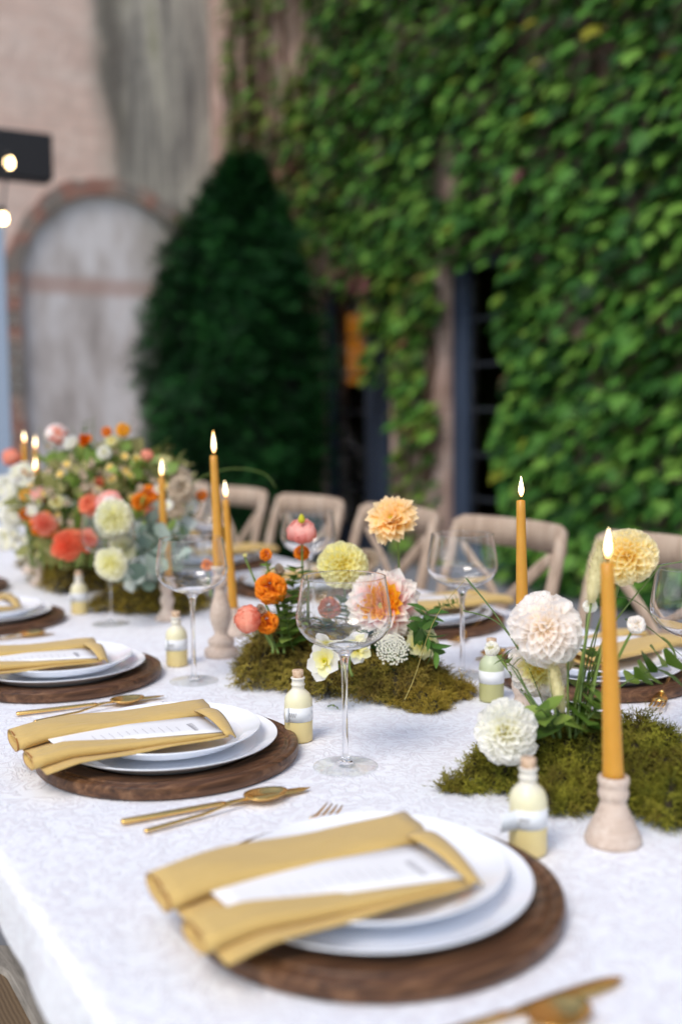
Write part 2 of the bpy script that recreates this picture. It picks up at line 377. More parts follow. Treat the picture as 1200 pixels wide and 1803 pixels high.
def bloom(name, label, pos, normal, rad, mats, style='ball', n=100, stem_to=None, individually=True, cat='flower', flat=0.8, group=None, stem_mat=None, bendv=None):
    """one flower: petals round a centre, with the stem as another part"""
    t = thing(name, label, cat, pos, 0, group)
    nrm, u, v = basis(normal)
    A_, P_, idx = [], [], []
    styles = {'ball': dict(w=0.42, cup=0.9, curl=0.22, point=0.55, basew=0.5), 'open': dict(w=0.24, cup=0.75, curl=-0.10, point=0.60, basew=0.4),
              'rose': dict(w=0.62, cup=0.42, curl=0.55, point=0.45, basew=0.6), 'ruffle': dict(w=0.6, cup=-0.6, curl=-0.3, point=0.7, basew=0.3),
              'cup': dict(w=0.42, cup=0.5, curl=0.35, point=0.55, basew=0.35), 'wide': dict(w=0.40, cup=0.35, curl=-0.12, point=0.6, basew=0.3)}
    tv, tf, al = petal_t(**styles[style])
    ga = 2.399963; wl = [random.uniform(-.5, .5) for _ in range(4)]
    Ps, Ns, Ts, Ss, grp = [], [], [], [], []
    for i in range(n):
        f = (i + 0.5) / n; a = i * ga + random.uniform(-0.12, 0.12)
        rdir = u * math.cos(a) + v * math.sin(a)
        if style == 'ball':
            th = math.acos(1 - f * 1.62); thj = th + random.uniform(-0.04, 0.04)
            d = nrm * math.cos(thj) + rdir * math.sin(thj)
            tang = (rdir * math.cos(thj) - nrm * math.sin(thj))
            core = rad * 0.36
            p = Vector((d * core)); p = p - nrm * (p.dot(nrm) * (1 - flat))
            L = rad * (0.50 + 0.20 * f) * random.uniform(0.90, 1.10)
            x_ = (d * 0.82 + tang * (0.10 + 0.55 * f)).normalized(); z_ = (d * -0.42 + tang * 0.86) * -1
            z_ = (d * 0.45 - tang * 0.88 + nrm.cross(rdir) * random.uniform(-0.18, 0.18))
            s_ = L * (0.85 + 0.25 * min(f * 3, 1)); wob = 1 + 0.07 * math.sin(2 * a + wl[0] * 9) * f + 0.05 * math.sin(5 * a + wl[1] * 9) * f; s_ = s_ * wob; p = p * wob
            Ps.append(p); Ts.append(x_ + nrm.cross(rdir) * random.uniform(-.12, .12)); Ns.append(z_); Ss.append((s_, s_ * (0.62 if f < 0.06 else 0.8), s_))
        elif style in ('open', 'wide'):
            lay = f; th = R(18) + R(78) * lay + random.uniform(-0.08, 0.08)
            x_ = nrm * math.cos(th) + rdir * math.sin(th); z_ = nrm * math.sin(th) - rdir * math.cos(th)
            s_ = rad * (0.38 + 0.62 * min(1, lay * 1.9)) * random.uniform(0.9, 1.06)
            Ps.append(rdir * rad * 0.06 - nrm * rad * 0.12 * lay); Ts.append(x_); Ns.append(z_ + rdir * random.uniform(-0.2, 0.2) + nrm.cross(rdir) * random.uniform(-0.25, 0.25)); Ss.append((s_, s_ * random.uniform(0.9, 1.15), s_))
        elif style == 'rose':
            # petals wrap the ball: root low on the outside, tip curling over towards the eye
            th = R(14) + R(78) * f
            d = nrm * math.cos(th) + rdir * math.sin(th); tang = nrm * math.sin(th) - rdir * math.cos(th)
            rr = rad * (0.58 + 0.36 * f) * random.uniform(0.93, 1.08)
            p = d * rr - tang * rad * (0.50 + 0.12 * f); p = p - nrm * (p.dot(nrm) * (1 - flat))
            Ps.append(p); Ts.append(tang + d * (0.44 + random.uniform(-.08, .22)) + rdir.cross(nrm) * random.uniform(-.2, .2)); Ns.append(-d + tang * 0.3 + rdir.cross(nrm) * random.uniform(-.3, .3)); s_ = rad * (0.56 + 0.34 * f); Ss.append((s_, s_ * 0.95, s_))
        elif style == 'ruffle':
            th = math.acos(1 - f * 1.35) + random.uniform(-0.1, 0.1)
            d = nrm * math.cos(th) + rdir * math.sin(th); tang = rdir * math.cos(th) - nrm * math.sin(th)
            p = d * rad * 0.5; p = p - nrm * (p.dot(nrm) * (1 - flat)); s_ = rad * random.uniform(0.42, 0.56)
            Ps.append(p); Ts.append(d + tang * random.uniform(0, 0.6)); Ns.append(-tang + d * 0.2 + nrm.cross(rdir) * random.uniform(-0.7, 0.7)); Ss.append((s_, s_, s_))
        else:
            th = R(22) + R(50) * f + random.uniform(-0.08, 0.08)
            x_ = nrm * math.cos(th) + rdir * math.sin(th); z_ = nrm * math.sin(th) - rdir * math.cos(th)
            Ps.append(rdir * rad * 0.05); Ts.append(x_); Ns.append(z_); s_ = rad * random.uniform(0.95, 1.1); Ss.append((s_, s_, s_))
        grp.append(f)
    A, P = frames(Ps, Ns, Ts, np.array(Ss, float))
    grp = np.array(grp); edges = np.linspace(0, 1.0001, len(mats) + 1)
    for k, mt in enumerate(mats):
        sel = np.where((grp >= edges[k]) & (grp < edges[k + 1]))[0]
        if len(sel) == 0: continue
        if individually:
            me = mesh_np('petal', tv, tf, mt, {'tint': np.zeros(len(tv)), 'along': al}, True)
            for q in sel:
                o = bpy.data.objects.new('petal', me); COL.objects.link(o); o.parent = t
                mm = Matrix([list(A[q][r_]) + [P[q][r_]] for r_ in range(3)] + [[0, 0, 0, 1]]); o.matrix_basis = mm
        else:
            o = scatter('petals', tv, tf, A[sel], P[sel], mt, along=al, parent=t, smooth=True); o['kind'] = 'stuff'
    # green heart behind the petals
    g = Geo(); prof = [(0.001, -rad*0.5*flat), (rad*0.30, -rad*0.42*flat), (rad*0.36, -rad*0.1), (rad*0.3, rad*0.12), (0.001, rad*0.2)]
    g.lathe(prof if style not in ('open', 'wide') else [(0.001, -rad*0.25), (rad*0.16, -rad*0.2), (rad*0.2, 0), (rad*0.12, rad*0.1), (0.001, rad*0.14)], 12)
    o = g.make('flower_heart', mats[0] if style in ('ball', 'rose') else EYE if style != 'ruffle' else mats[0], t); o.matrix_basis = Matrix([[u.x, v.x, nrm.x, 0], [u.y, v.y, nrm.y, 0], [u.z, v.z, nrm.z, 0], [0, 0, 0, 1]])
    if stem_to is not None:
        e = Vector(stem_to) - Vector(pos); s0 = -nrm * rad * 0.35; b = bendv or (-nrm * rad * 1.6)
        pts = [s0 + (b * 1.0) * (2 * q * (1 - q)) + (e - s0) * q * q + (e - s0) * (q * (1 - q)) * 0.9 for q in [i / 9 for i in range(10)]]
        Geo().tube(pts, [0.0016 + 0.0008 * q / 9 for q in range(10)], 7).make('stem', stem_mat or STEM, t)
    return t

# ------------------------------------------------------------------ ground
m = Mat('grey_paving', rough=0.85); v = m.world()
br = m.n('ShaderNodeTexBrick'); m.l(v, br.inputs[0]); br.inputs['Scale'].default_value = 1.3
br.inputs['Color1'].default_value = lin(150, 152, 156); br.inputs['Color2'].default_value = lin(128, 130, 136); br.inputs['Mortar'].default_value = lin(96, 96, 98); br.inputs['Mortar Size'].default_value = 0.012
m.color(m.mix(m.noise(v, 6, 5, 0.65), br.outputs[0], lin(112, 114, 120))); m.bump(m.noise(v, 60, 4), 0.4, 0.004)
g = Geo(); g.add([(-250, -250, 0), (250, -250, 0), (250, 250, 0), (-250, 250, 0)], [(0, 1, 2, 3)])
struct(g.make('ground', m.m, smooth=False))

# ------------------------------------------------------------------ buildings
XW, YW = 4.9, 11.15
# plaster and old brick of the wall at the end of the court (coordinates: x along the wall, z up)
m = Mat('old_plaster', rough=0.9, spec=0.2); v = m.world()
br = m.n('ShaderNodeTexBrick'); mp = m.n('ShaderNodeMapping'); mp.inputs['Rotation'].default_value = (R(90), 0, 0)
m.l(v, mp.inputs[0]); m.l(mp.outputs[0], br.inputs[0]); br.inputs['Scale'].default_value = 3.6
br.inputs['Color1'].default_value = lin(236, 208, 194); br.inputs['Color2'].default_value = lin(222, 190, 176); br.inputs['Mortar'].default_value = lin(218, 196, 184); br.inputs['Mortar Size'].default_value = 0.03
blot = m.noise(v, 1.4, 4, 0.6); hor = m.noise(m.world((0.6, 1, 4.0)), 1.6, 3)
pink = m.mix(m.ramp(blot, [(0.4, g3(0)), (0.65, g3(0.7))]), br.outputs[0], lin(222, 204, 194))
pink = m.mix(m.ramp(hor, [(0.5, g3(0)), (0.68, g3(0.5))]), pink, lin(206, 168, 154))
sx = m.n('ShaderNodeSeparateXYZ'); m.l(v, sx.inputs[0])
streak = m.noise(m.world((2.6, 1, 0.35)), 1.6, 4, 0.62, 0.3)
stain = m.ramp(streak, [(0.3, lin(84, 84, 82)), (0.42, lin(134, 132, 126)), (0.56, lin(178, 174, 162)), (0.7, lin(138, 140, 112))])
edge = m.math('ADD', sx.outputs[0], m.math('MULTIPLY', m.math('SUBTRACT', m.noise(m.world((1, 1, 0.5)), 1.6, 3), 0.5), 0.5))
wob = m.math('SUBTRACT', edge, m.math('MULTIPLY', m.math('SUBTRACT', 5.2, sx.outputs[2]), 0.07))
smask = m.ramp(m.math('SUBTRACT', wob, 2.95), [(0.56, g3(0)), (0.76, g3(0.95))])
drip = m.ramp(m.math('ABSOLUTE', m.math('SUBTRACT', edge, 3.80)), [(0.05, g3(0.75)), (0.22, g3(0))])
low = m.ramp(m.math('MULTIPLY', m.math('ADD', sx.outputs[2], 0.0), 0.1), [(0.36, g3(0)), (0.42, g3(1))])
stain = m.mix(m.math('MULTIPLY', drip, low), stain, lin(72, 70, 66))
mot = m.noise(v, 5, 5, 0.7); pink = m.mix(m.ramp(mot, [(0.40, g3(0.35)), (0.54, g3(0))]), pink, lin(196, 172, 160))
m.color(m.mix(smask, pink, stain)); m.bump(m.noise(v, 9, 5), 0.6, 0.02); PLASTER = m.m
m = Mat('pale_blind_panel', rough=0.9); v = m.world()
st = m.noise(m.world((1.8, 1, 0.7)), 1.3, 5, 0.6)
c = m.ramp(st, [(0.3, lin(150, 140, 136)), (0.48, lin(200, 192, 190)), (0.62, lin(226, 222, 224)), (0.8, lin(196, 176, 166))])
sx = m.n('ShaderNodeSeparateXYZ'); m.l(v, sx.inputs[0])
band = m.ramp(m.math('ABSOLUTE', m.math('SUBTRACT', sx.outputs[2], 2.60)), [(0.06, g3(0.6)), (0.12, g3(0))])
green = m.ramp(m.math('SUBTRACT', sx.outputs[0], 3.6), [(0.3, g3(0)), (0.8, g3(0.8))])
c = m.mix(band, c, lin(178, 138, 124)); c = m.mix(green, c, lin(134, 128, 112)); m.color(c); m.bump(m.noise(v, 10, 5), 0.5, 0.015); PANEL = m.m
m = Mat('arch_brick', rough=0.9); o_ = m.n('ShaderNodeObjectInfo')
m.color(m.ramp(m.noise(m.world(), 1.7, 2), [(0.38, lin(134, 128, 122)), (0.47, lin(164, 140, 128)), (0.56, lin(160, 112, 98)), (0.62, lin(142, 130, 122)), (0.7, lin(126, 122, 116))])); m.bump(m.noise(m.world(), 20, 4), 0.5, 0.01); ABRICK = m.m
cx, cz, RO, RI = 3.72, 1.86 + T, 1.12, 0.95
bld = thing('plaster_building', 'old pinkish plaster wall with blind brick arch and dark water stains', 'building', (cx, YW, 0))
def wall_with_arch():
    g = Geo(); N = 40; yy = 0.0; x0, x1, z1 = -6 - cx, 6.4 - cx, 9.0
    arc = [(-RI, 0)] + [(RI * -math.cos(math.pi * i / N), cz + RI * math.sin(math.pi * i / N)) for i in range(N + 1)] + [(RI, 0)]
    V = []; F = []
    for (ax, az) in arc: V.append((ax, 0, az))
    n = len(arc)
    for (ax, az) in arc: V.append((ax, 0.05, az))
    for i in range(n - 1): F.append((i, i + 1, n + i + 1, n + i))
    # face: fan strips out to the border
    bor = []
    for (ax, az) in arc:
        if az <= 0: bor.append((x0 if ax < 0 else x1, 0))
        else:
            dx, dz = ax, az - cz; bor.append((ax + dx * 0.0, z1) if dz > 0.05 else ((x0 if ax < 0 else x1), az))
    o = len(V)
    for b in bor: V.append((b[0], 0, b[1]))
    for i in range(n - 1): F.append((i, o + i, o + i + 1, i + 1))
    g.add(V, F)
    # close the top corners left open by the strips
    iL = next(i for i in range(n) if bor[i][1] == z1); iR = max(i for i in range(n) if bor[i][1] == z1)
    g.add([(x0, 0, bor[iL-1][1]), (bor[iL][0], 0, z1), (x0, 0, z1)], [(0, 2, 1)])
    g.add([(x1, 0, bor[iR+1][1]), (bor[iR][0], 0, z1), (x1, 0, z1)], [(0, 1, 2)])
    return g
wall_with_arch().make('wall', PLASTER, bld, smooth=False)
Geo().box((-RI - 0.05, 0.05, 0), (RI + 0.05, 0.3, cz + RI + 0.1)).make('arch_panel', PANEL, bld, smooth=False)
def ring_brick(a0, a1, r0, r1, proud):
    g = Geo(); V = []
    for y_ in (-proud, 0.05):
        for a, r_ in ((a0, r0), (a1, r0), (a1, r1), (a0, r1)): V.append((-math.cos(a) * r_, y_, cz + math.sin(a) * r_))
    return g.add(V, [(0,1,2,3), (4,7,6,5), (0,4,5,1), (1,5,6,2), (2,6,7,3), (3,7,4,0)])
NB = 30
for i in range(NB):
    a0 = math.pi * i / NB + 0.006; a1 = math.pi * (i + 1) / NB - 0.006
    ring_brick(a0, a1, RI + 0.004, RO + random.uniform(-0.02, 0.02), 0.025 + random.uniform(0, 0.012)).make('brick', ABRICK, bld, smooth=False)
for s in (-1, 1):
    for k in range(16):
        z0 = cz - 0.16 * (k + 1) + 0.006; z1 = cz - 0.16 * k - 0.006
        xa, xb = sorted((s * (RI + 0.004), s * (RO + random.uniform(-0.025, 0.02))))
        Geo().box((xa, -0.025 - random.uniform(0, 0.012), z0), (xb, 0.05, z1)).make('brick', ABRICK, bld, smooth=False)

# ivy building
m = Mat('rosy_stone', rough=0.9); v = m.world()
c = m.ramp(m.noise(v, 3, 5, 0.6), [(0.3, lin(136, 110, 98)), (0.5, lin(176, 148, 136)), (0.7, lin(196, 174, 162))])
c = m.mix(m.ramp(m.noise(v, 1.3, 3), [(0.5, g3(0)), (0.7, g3(0.6))]), c, lin(120, 104, 86)); m.color(c); m.bump(m.noise(v, 14, 5), 0.6, 0.02); STONE = m.m
FRAME = Mat('slate_blue_paint', lin(52, 64, 84), 0.5).m
DARKF = Mat('dark_steel', lin(44, 48, 56), 0.5).m
PANE = Mat('window_glass', lin(200, 210, 216), 0.03, 0, 0.5, Transmission_Weight=1.0, IOR=1.3).m
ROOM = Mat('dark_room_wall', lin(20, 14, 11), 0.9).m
m = Mat('lit_orange_slats', lin(150, 78, 20), 0.6); m.b.inputs['Emission Color'].default_value = (1.0, 0.33, 0.03, 1); m.b.inputs['Emission Strength'].default_value = 0.30; SLAT = m.m
ib = thing('stone_building', 'rosy stone building side with two dark glazed doors under ivy', 'building', (XW, 7, 0))
D1 = (7.55, 8.75); D2 = (5.75, 6.76); DT = 1.62 + T
def seg(y0, y1, z0, z1, name='wall'): Geo().box((0, y0 - 7, z0), (0.3, y1 - 7, z1)).make(name, STONE, ib, smooth=False)
seg(D1[1], YW - 0.002, 0, DT); seg(D2[1], D1[0], 0, DT); seg(-3, D2[0], 0, DT); seg(-3, YW - 0.002, DT, 9.0)
def yat(px, off=0.1): return on_x(px, 700, XW + off).y - 7
for (a, b), jw, lw in ((D1, yat(649) - yat(684), 0.06), (D2, yat(792) - yat(827), 0.06)):
    d = bpy.data.objects.new('door', None); COL.objects.link(d); d.parent = ib
    lo = a - 7 + 0.002; hi = b - 7 - 0.002
    if (a, b) == D1: r0_, r1_ = yat(684), yat(649); g0_, g1_ = r1_, yat(590)
    else: r0_, r1_ = yat(827), yat(792); g0_, g1_ = lo + 0.07, r0_
    t_ = 0.075; h_ = (r1_ - r0_)
    dr = Geo(); dr.box((0.06, r0_ + 0.001, 0), (0.13, r0_ + h_ * 0.46, DT - 0.002)); dr.box((0.09, r0_ + h_ * 0.46 + 0.001, 0), (0.15, r0_ + h_ * 0.56, DT - 0.002)); dr.box((0.06, r0_ + h_ * 0.56 + 0.001, 0), (0.13, r1_, DT - 0.002))
    dr.box((0.08, g0_ + 0.001 if (a, b) == D1 else lo, DT - t_), (0.125, g1_ - 0.001 if (a, b) != D1 else hi, DT - 0.004)); dr.box((0.08, g0_ + 0.001, 0), (0.125, g1_ - 0.001, 0.2))
    dr.box((0.07, g1_, 0), (0.14, hi, DT - 0.08)) if (a, b) == D1 else dr.box((0.07, lo, 0), (0.14, g0_, DT - 0.08))
    dr.make('door_frame', FRAME, d, smooth=False, bevel=0.006)
    zz = 0.55
    while zz < DT - 0.2:
        Geo().box((0.10, g0_ + 0.001, zz), (0.135, g1_ - 0.001, zz + 0.022)).make('glazing_bar', DARKF, d, smooth=False); zz += 0.34
    Geo().box((0.112, g0_ + 0.001, 0.2), (0.118, g1_ - 0.001, DT - t_)).make('pane', PANE, d, smooth=False)
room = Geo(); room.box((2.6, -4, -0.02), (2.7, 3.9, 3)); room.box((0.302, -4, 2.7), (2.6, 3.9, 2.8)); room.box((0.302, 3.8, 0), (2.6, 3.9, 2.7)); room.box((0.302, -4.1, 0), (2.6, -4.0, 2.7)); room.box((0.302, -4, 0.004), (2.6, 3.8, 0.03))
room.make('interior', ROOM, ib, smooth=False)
for k in range(9):
    z0 = 0.82 + T + k * 0.075
    Geo().box((0.45, yat(652, 0.45), z0 - 0.05), (0.475, yat(575, 0.45), z0 + 0.015)).make('slat', SLAT, ib, smooth=False)

# ivy on the wall: holes and thin places surveyed from the photograph
def blob(px, py, rx, ry, dens):
    c = on_x(px, py, XW); e = on_x(px + rx, py, XW); f_ = on_x(px, py - ry, XW)
    return (c.y, c.z, abs(e.y - c.y) + 1e-3, abs(f_.z - c.z), dens)
BARE = [blob(782, 290, 20, 60, 0.12), blob(505, 60, 32, 80, 0.06), blob(355, 140, 30, 400, 0.0), blob(440, 230, 60, 120, 0.45), blob(560, 480, 60, 60, 0.5),
        blob(480, 140, 25, 90, 0.3), blob(745, 470, 40, 35, 0.35)]
def ivy_density(y, z):
    d = 1.0
    if y > 9.5: d = 0.34
    if y > 10.8: d = 0.0
    for (cy_, cz_, ry_, rz_, dd) in BARE:
        if ((y - cy_) / ry_) ** 2 + ((z - cz_) / rz_) ** 2 < 1: d = min(d, dd)
    zt = z - T
    if zt < 1.66:
        wv = 0.05 * math.sin(zt * 9)
        if y > 8.75: d *= 0.9 if y < 9.6 else 0.4
        elif y > 7.98: d = 0.0 if zt < 1.52 else 0.7                    # left door stays clear
        elif y > 7.50: d = (0.85 if zt > 1.25 else 0.5 if zt > 0.85 else 0.12 if zt > 0.6 else 0)   # strand over the door edge
        elif y > 6.86 + wv: d = (0.95 if zt > 1.2 else 0.6 if zt > 0.2 else 0.35)
        elif y > 6.10 + 0.06 * math.sin(zt * 7): d = 0.0 if zt < 1.56 else 0.6     # right door stays clear
        if 6.80 < y < 7.1 and 0.55 < zt < 1.0: d *= 0.15
        if 6.80 < y < 7.4 and zt < 0.25: d *= 0.4
    return d
def ivy_points(n, y0, y1, z0, z1):
    P = []
    while len(P) < n:
        y = random.uniform(y0, y1); z = random.uniform(z0, z1)
        vis = on_x(1260, 0, XW)
        if random.random() < ivy_density(y, z): P.append((y, z))
    return P
tv, tf = ivy_t()
pts = ivy_points(11500, 3.9, 10.9, 0.02, 6.3)
A_, N_, T_, Sc, kind = [], [], [], [], []
for (y, z) in pts:
    thick = 0.17 * (0.5 + 0.5 * math.sin(y * 5.1 + 2 * math.sin(z * 3.3)) * math.sin(z * 4.3 + y)) + 0.04
    over = 0.12 if y < 6.6 else 0.03
    off = (0.03 + random.random() * (thick + over)) / XW
    A_.append((XW * (1 - off), y * (1 - off), CAM_H + (z - CAM_H) * (1 - off)))
    N_.append((-1, random.uniform(-0.6, 0.6), random.uniform(0.5, 2.2))); T_.append((-0.9, random.uniform(-0.6, 0.6), -1))
    Sc.append(random.triangular(0.06, 0.165, 0.12) * (1.0 if y < 8 else 0.92))
    pale = (y > 8.9 and random.random() < 0.65) or (6.9 < y < 8.1 and z - T < 1.7 and random.random() < 0.5)
    red = (abs(y - 9.6) < 0.5 and 2.2 < z - T < 3.0 and random.random() < 0.45) or (7.9 < y < 9.0 and 1.55 < z - T < 1.8 and random.random() < 0.4) or random.random() < 0.003
    kind.append(2 if red else 1 if pale else 0)
A, P = frames(A_, N_, T_, Sc); kind = np.array(kind)
ivy = thing('ivy', 'dense green ivy covering the stone wall and hanging around the dark doors', 'ivy', (XW, 7, 0))
P = P - np.array([XW, 7, 0])
camp = np.array([0, 0, CAM_H]) - np.array([XW, 7, 0])
vis = P + np.array([XW, 7, 0]) - np.array([0, 0, CAM_H]); dep = vis @ np.array(FW); sxp = 600 + FPX * (vis @ np.array(RT)) / dep; syp = 901.5 - FPX * (vis @ np.array(UP)) / dep
inview = (sxp > 5) & (sxp < 1195) & (syp > 5) & (syp < 900)
score = np.where(inview, np.array(Sc) / dep - 0.004 * (P[:, 0] > -0.06), -1); order = np.argsort(-score)
near = order[:300]; rest = order[300:]
mats3 = [IVY, IVYP, IVYR]
lm = [mesh_np('leaf', tv, tf, mt, {'tint': np.zeros(len(tv))}, True) for mt in mats3]
for q in near:
    o = bpy.data.objects.new('leaf', lm[kind[q]]); COL.objects.link(o); o.parent = ivy
    o.matrix_basis = Matrix([list(A[q][r_]) + [P[q][r_]] for r_ in range(3)] + [[0, 0, 0, 1]])
for k in range(3):
    sel = rest[kind[rest] == k]
    o = scatter('foliage', tv, tf, A[sel], P[sel], mats3[k], parent=ivy, smooth=True); o['kind'] = 'stuff'
g = Geo()
for k in range(60):
    y = random.uniform(4.2, 10.7) if k < 30 else random.uniform(8.8, 10.7); z = random.uniform(0, 1.5) if k < 30 else random.uniform(1.8, 4); pts_ = []
    if D1[0] - 0.1 < y < D1[1] + 0.1 or D2[0] - 0.1 < y < D2[1] + 0.05: z = max(z, DT + 0.05)
    yy = y
    for j in range(16):
        pts_.append((-0.03 + random.uniform(-0.01, 0.01), yy - 7, z)); yy += random.uniform(-0.09, 0.09); z += random.uniform(0.1, 0.28)
    g.tube(pts_, [0.018 * (1 - j / 20) for j in range(16)], 5)
o = g.make('stems', VINE, ivy); o['kind'] = 'stuff'

# evergreen in front of the corner
bc = at_depth(404, 700, 8.9); bc.z = 0
tree = thing('evergreen_tree', 'dark green conical evergreen in front of the wall corner', 'tree', bc)
Geo().tube([(0, 0, 0), (0.02, 0.01, 0.8), (0, 0, 1.6)], [0.11, 0.09, 0.04], 10).make('trunk', BARK, tree)
prof = [(0.0, 0.60), (0.4, 0.70), (0.9, 0.74), (1.5, 0.76), (2.0, 0.71), (2.3, 0.64), (2.6, 0.57), (2.85, 0.47), (3.1, 0.30), (3.3, 0.15), (3.47, 0.03)]
prof = [(z * 0.945, r_ * 0.86) for z, r_ in prof]
def prad(z): return float(np.interp(z, [p_[0] for p_ in prof], [p_[1] for p_ in prof]))
def lump(a, z): return 1 + 0.10 * math.sin(3 * a + 2.6 * z) + 0.08 * math.sin(5 * a - 4.7 * z + 1) + 0.07 * math.sin(9 * a + 8 * z) + 0.04 * math.sin(15 * a - 13 * z)
g = Geo(); V = []; F = []
for j in range(28):
    z = 3.15 * j / 27
    for i in range(32):
        a = 2 * math.pi * i / 32; rr = prad(z) * 0.84 * lump(a, z); V.append((rr * math.cos(a) + 0.012 * z * z, rr * math.sin(a) - 0.006 * z * z, z))
for j in range(27):
    for i in range(32): F.append((j*32+i, j*32+(i+1)%32, (j+1)*32+(i+1)%32, (j+1)*32+i))
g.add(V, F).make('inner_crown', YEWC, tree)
sv = []; sf = []
for k in range(9):
    sgn = -1 if k % 2 else 1; x_ = 0.1 + 0.1 * k; b = len(sv)
    sv += [(x_ - 0.05, 0, 0), (x_ + 0.05, 0, 0), (x_ + 0.22, sgn * 0.28, 0.06 * (k % 3 - 1))]; sf.append((b, b + 1, b + 2))
Pp, Np, Tp, Sp = [], [], [], []
for k in range(15000):
    z = 3.3 * random.random() ** 0.85; a = random.uniform(0, 2 * math.pi); rr = prad(z) * lump(a, z) * random.uniform(0.8, 1.06)
    Pp.append((rr * math.cos(a) + 0.012 * z * z, rr * math.sin(a) - 0.006 * z * z, z)); Tp.append((math.cos(a) + random.uniform(-.5, .5), math.sin(a) + random.uniform(-.5, .5), random.uniform(-0.1, 1.0)))
    Np.append((random.gauss(0, .6) + math.cos(a) * .5, random.gauss(0, .6) + math.sin(a) * .5, 1)); Sp.append(random.uniform(0.09, 0.2))
A, P = frames(Pp, Np, Tp, Sp); o = scatter('crown', sv, sf, A, P, YEW, parent=tree); o['kind'] = 'stuff'

# post with dark beam, string lights
pp = at_depth(22, 780, 6.2)
po = thing('timber_post', 'pale blue painted post carrying a short dark beam at the left', 'post', (pp.x, pp.y, 0))
PALE = Mat('pale_blue_paint', lin(168, 184, 204), 0.6).m; BLACKW = Mat('black_stained_wood', lin(24, 24, 28), 0.6).m
Geo().box((-0.20, 0, 0), (-0.0, 0.12, 2.30)).make('post', PALE, po, smooth=False, bevel=0.008)
bt = at_depth(90, 238, 6.2); bb = at_depth(90, 318, 6.2)
bm_ = Geo(); bx0 = bt - Vector((pp.x, pp.y, 0)); bm_.box((-1.4, -0.02, bb.z), (bx0.x * 1.0, 0.14, bt.z)); bm_.make('beam', BLACKW, po, smooth=False, bevel=0.01)
bl = [at_depth(17, 288, 5.4), at_depth(6, 386, 5.2)]
sl = thing('string_light', 'string of small warm round bulbs hanging left of the arch', 'string light', bl[0])
Geo().tube([Vector((-0.6, 0.3, 0.5)), Vector((-0.1, 0.02, 0.09)), Vector((0.0, 0.0, 0.055)), bl[1] - bl[0] + Vector((0, 0, 0.06)), bl[1] - bl[0] + Vector((-0.5, -0.2, -0.1))], 0.006, 6).make('cable', BLACKW, sl)
for b in bl:
    p = b - bl[0]; g = Geo(); g.lathe([(0.001, -0.022), (0.012, -0.018), (0.019, -0.004), (0.018, 0.010), (0.011, 0.028), (0.001, 0.03)], 16, p); o = g.make('bulb', BULB, sl)
    Geo().lathe([(0.001, 0.026), (0.016, 0.026), (0.016, 0.055), (0.001, 0.055)], 12, p).make('socket', BLACKW, o)

# ------------------------------------------------------------------ table
X0, X1, Y0, Y1 = 0.2172, 1.515, -0.30, 4.6
def cloth():
    rc = 0.012; prof = []
    drop = 0.058
    prof.append((X0 - 0.001, -drop, 1)); prof.append((X0, -drop * 0.6, 1)); prof.append((X0, -rc, 0))
    for k in range(1, 6):
        a = math.pi / 2 * k / 5; prof.append((X0 + rc - rc * math.cos(a), -rc + rc * math.sin(a), 0))
    nx = 90
    for i in range(1, nx): prof.append((X0 + rc + (X1 - X0 - 2 * rc) * i / nx, 0, 0))
    for k in range(6):
        a = math.pi / 2 * (1 - k / 5); prof.append((X1 - rc + rc * math.cos(a), -rc + rc * math.sin(a), 0))
    prof += [(X1, -0.10, 1), (X1 + 0.004, -0.25, 1)]
    ys = np.linspace(Y0, Y1, 340); V = []; F = []; n = len(prof)
    for y in ys:
        for (x_, z, h) in prof:
            wv = 0.0
            if h: wv = 0.006 * math.sin(y * 9) * (0.5 if x_ < 1 else 2) + 0.003 * math.sin(y * 23 + 1); 
            dz = 0.0008 * math.sin(y * 7 + x_ * 4) * math.sin(x_ * 9) if not h else 0.004 * math.sin(y * 5)
            V.append((x_ + (wv if x_ > 1 else -abs(wv)), y, z + T + dz))
    for j in range(len(ys) - 1):
        for i in range(n - 1): a = j * n + i; F.append((a, a + n, a + n + 1, a + 1))
    return Geo().add(V, F)
tb = thing('long_table', 'long dining table with blue grey legs under a white cloth', 'table', (0.866, 2, 0))
Geo().box((X0 + 0.02 - 0.866, Y0 + 0.02 - 2, T - 0.035), (X1 - 0.02 - 0.866, Y1 - 0.02 - 2, T - 0.005)).make('tabletop', TRESTLE, tb, smooth=False)
for (x_, y_) in ((0.40, 1.62), (1.33, 1.62), (0.40, 3.9), (1.33, 3.9), (0.40, 0.0), (1.33, 0.0)):
    Geo().box((x_ - 0.866 - 0.04, y_ - 2 - 0.04, 0), (x_ - 0.866 + 0.04, y_ - 2 + 0.04, T - 0.036)).make('leg', TRESTLE, tb, smooth=False, bevel=0.004)
Geo().box((X0 + 0.17 - 0.866, Y0 + 0.1 - 2, T - 0.22), (X0 + 0.2 - 0.866, Y1 - 0.1 - 2, T - 0.036)).make('apron', TRESTLE, tb, smooth=False)
tag(cloth().make('tablecloth', CLOTH), 'white damask tablecloth with scrolling pattern over the long table', 'tablecloth')

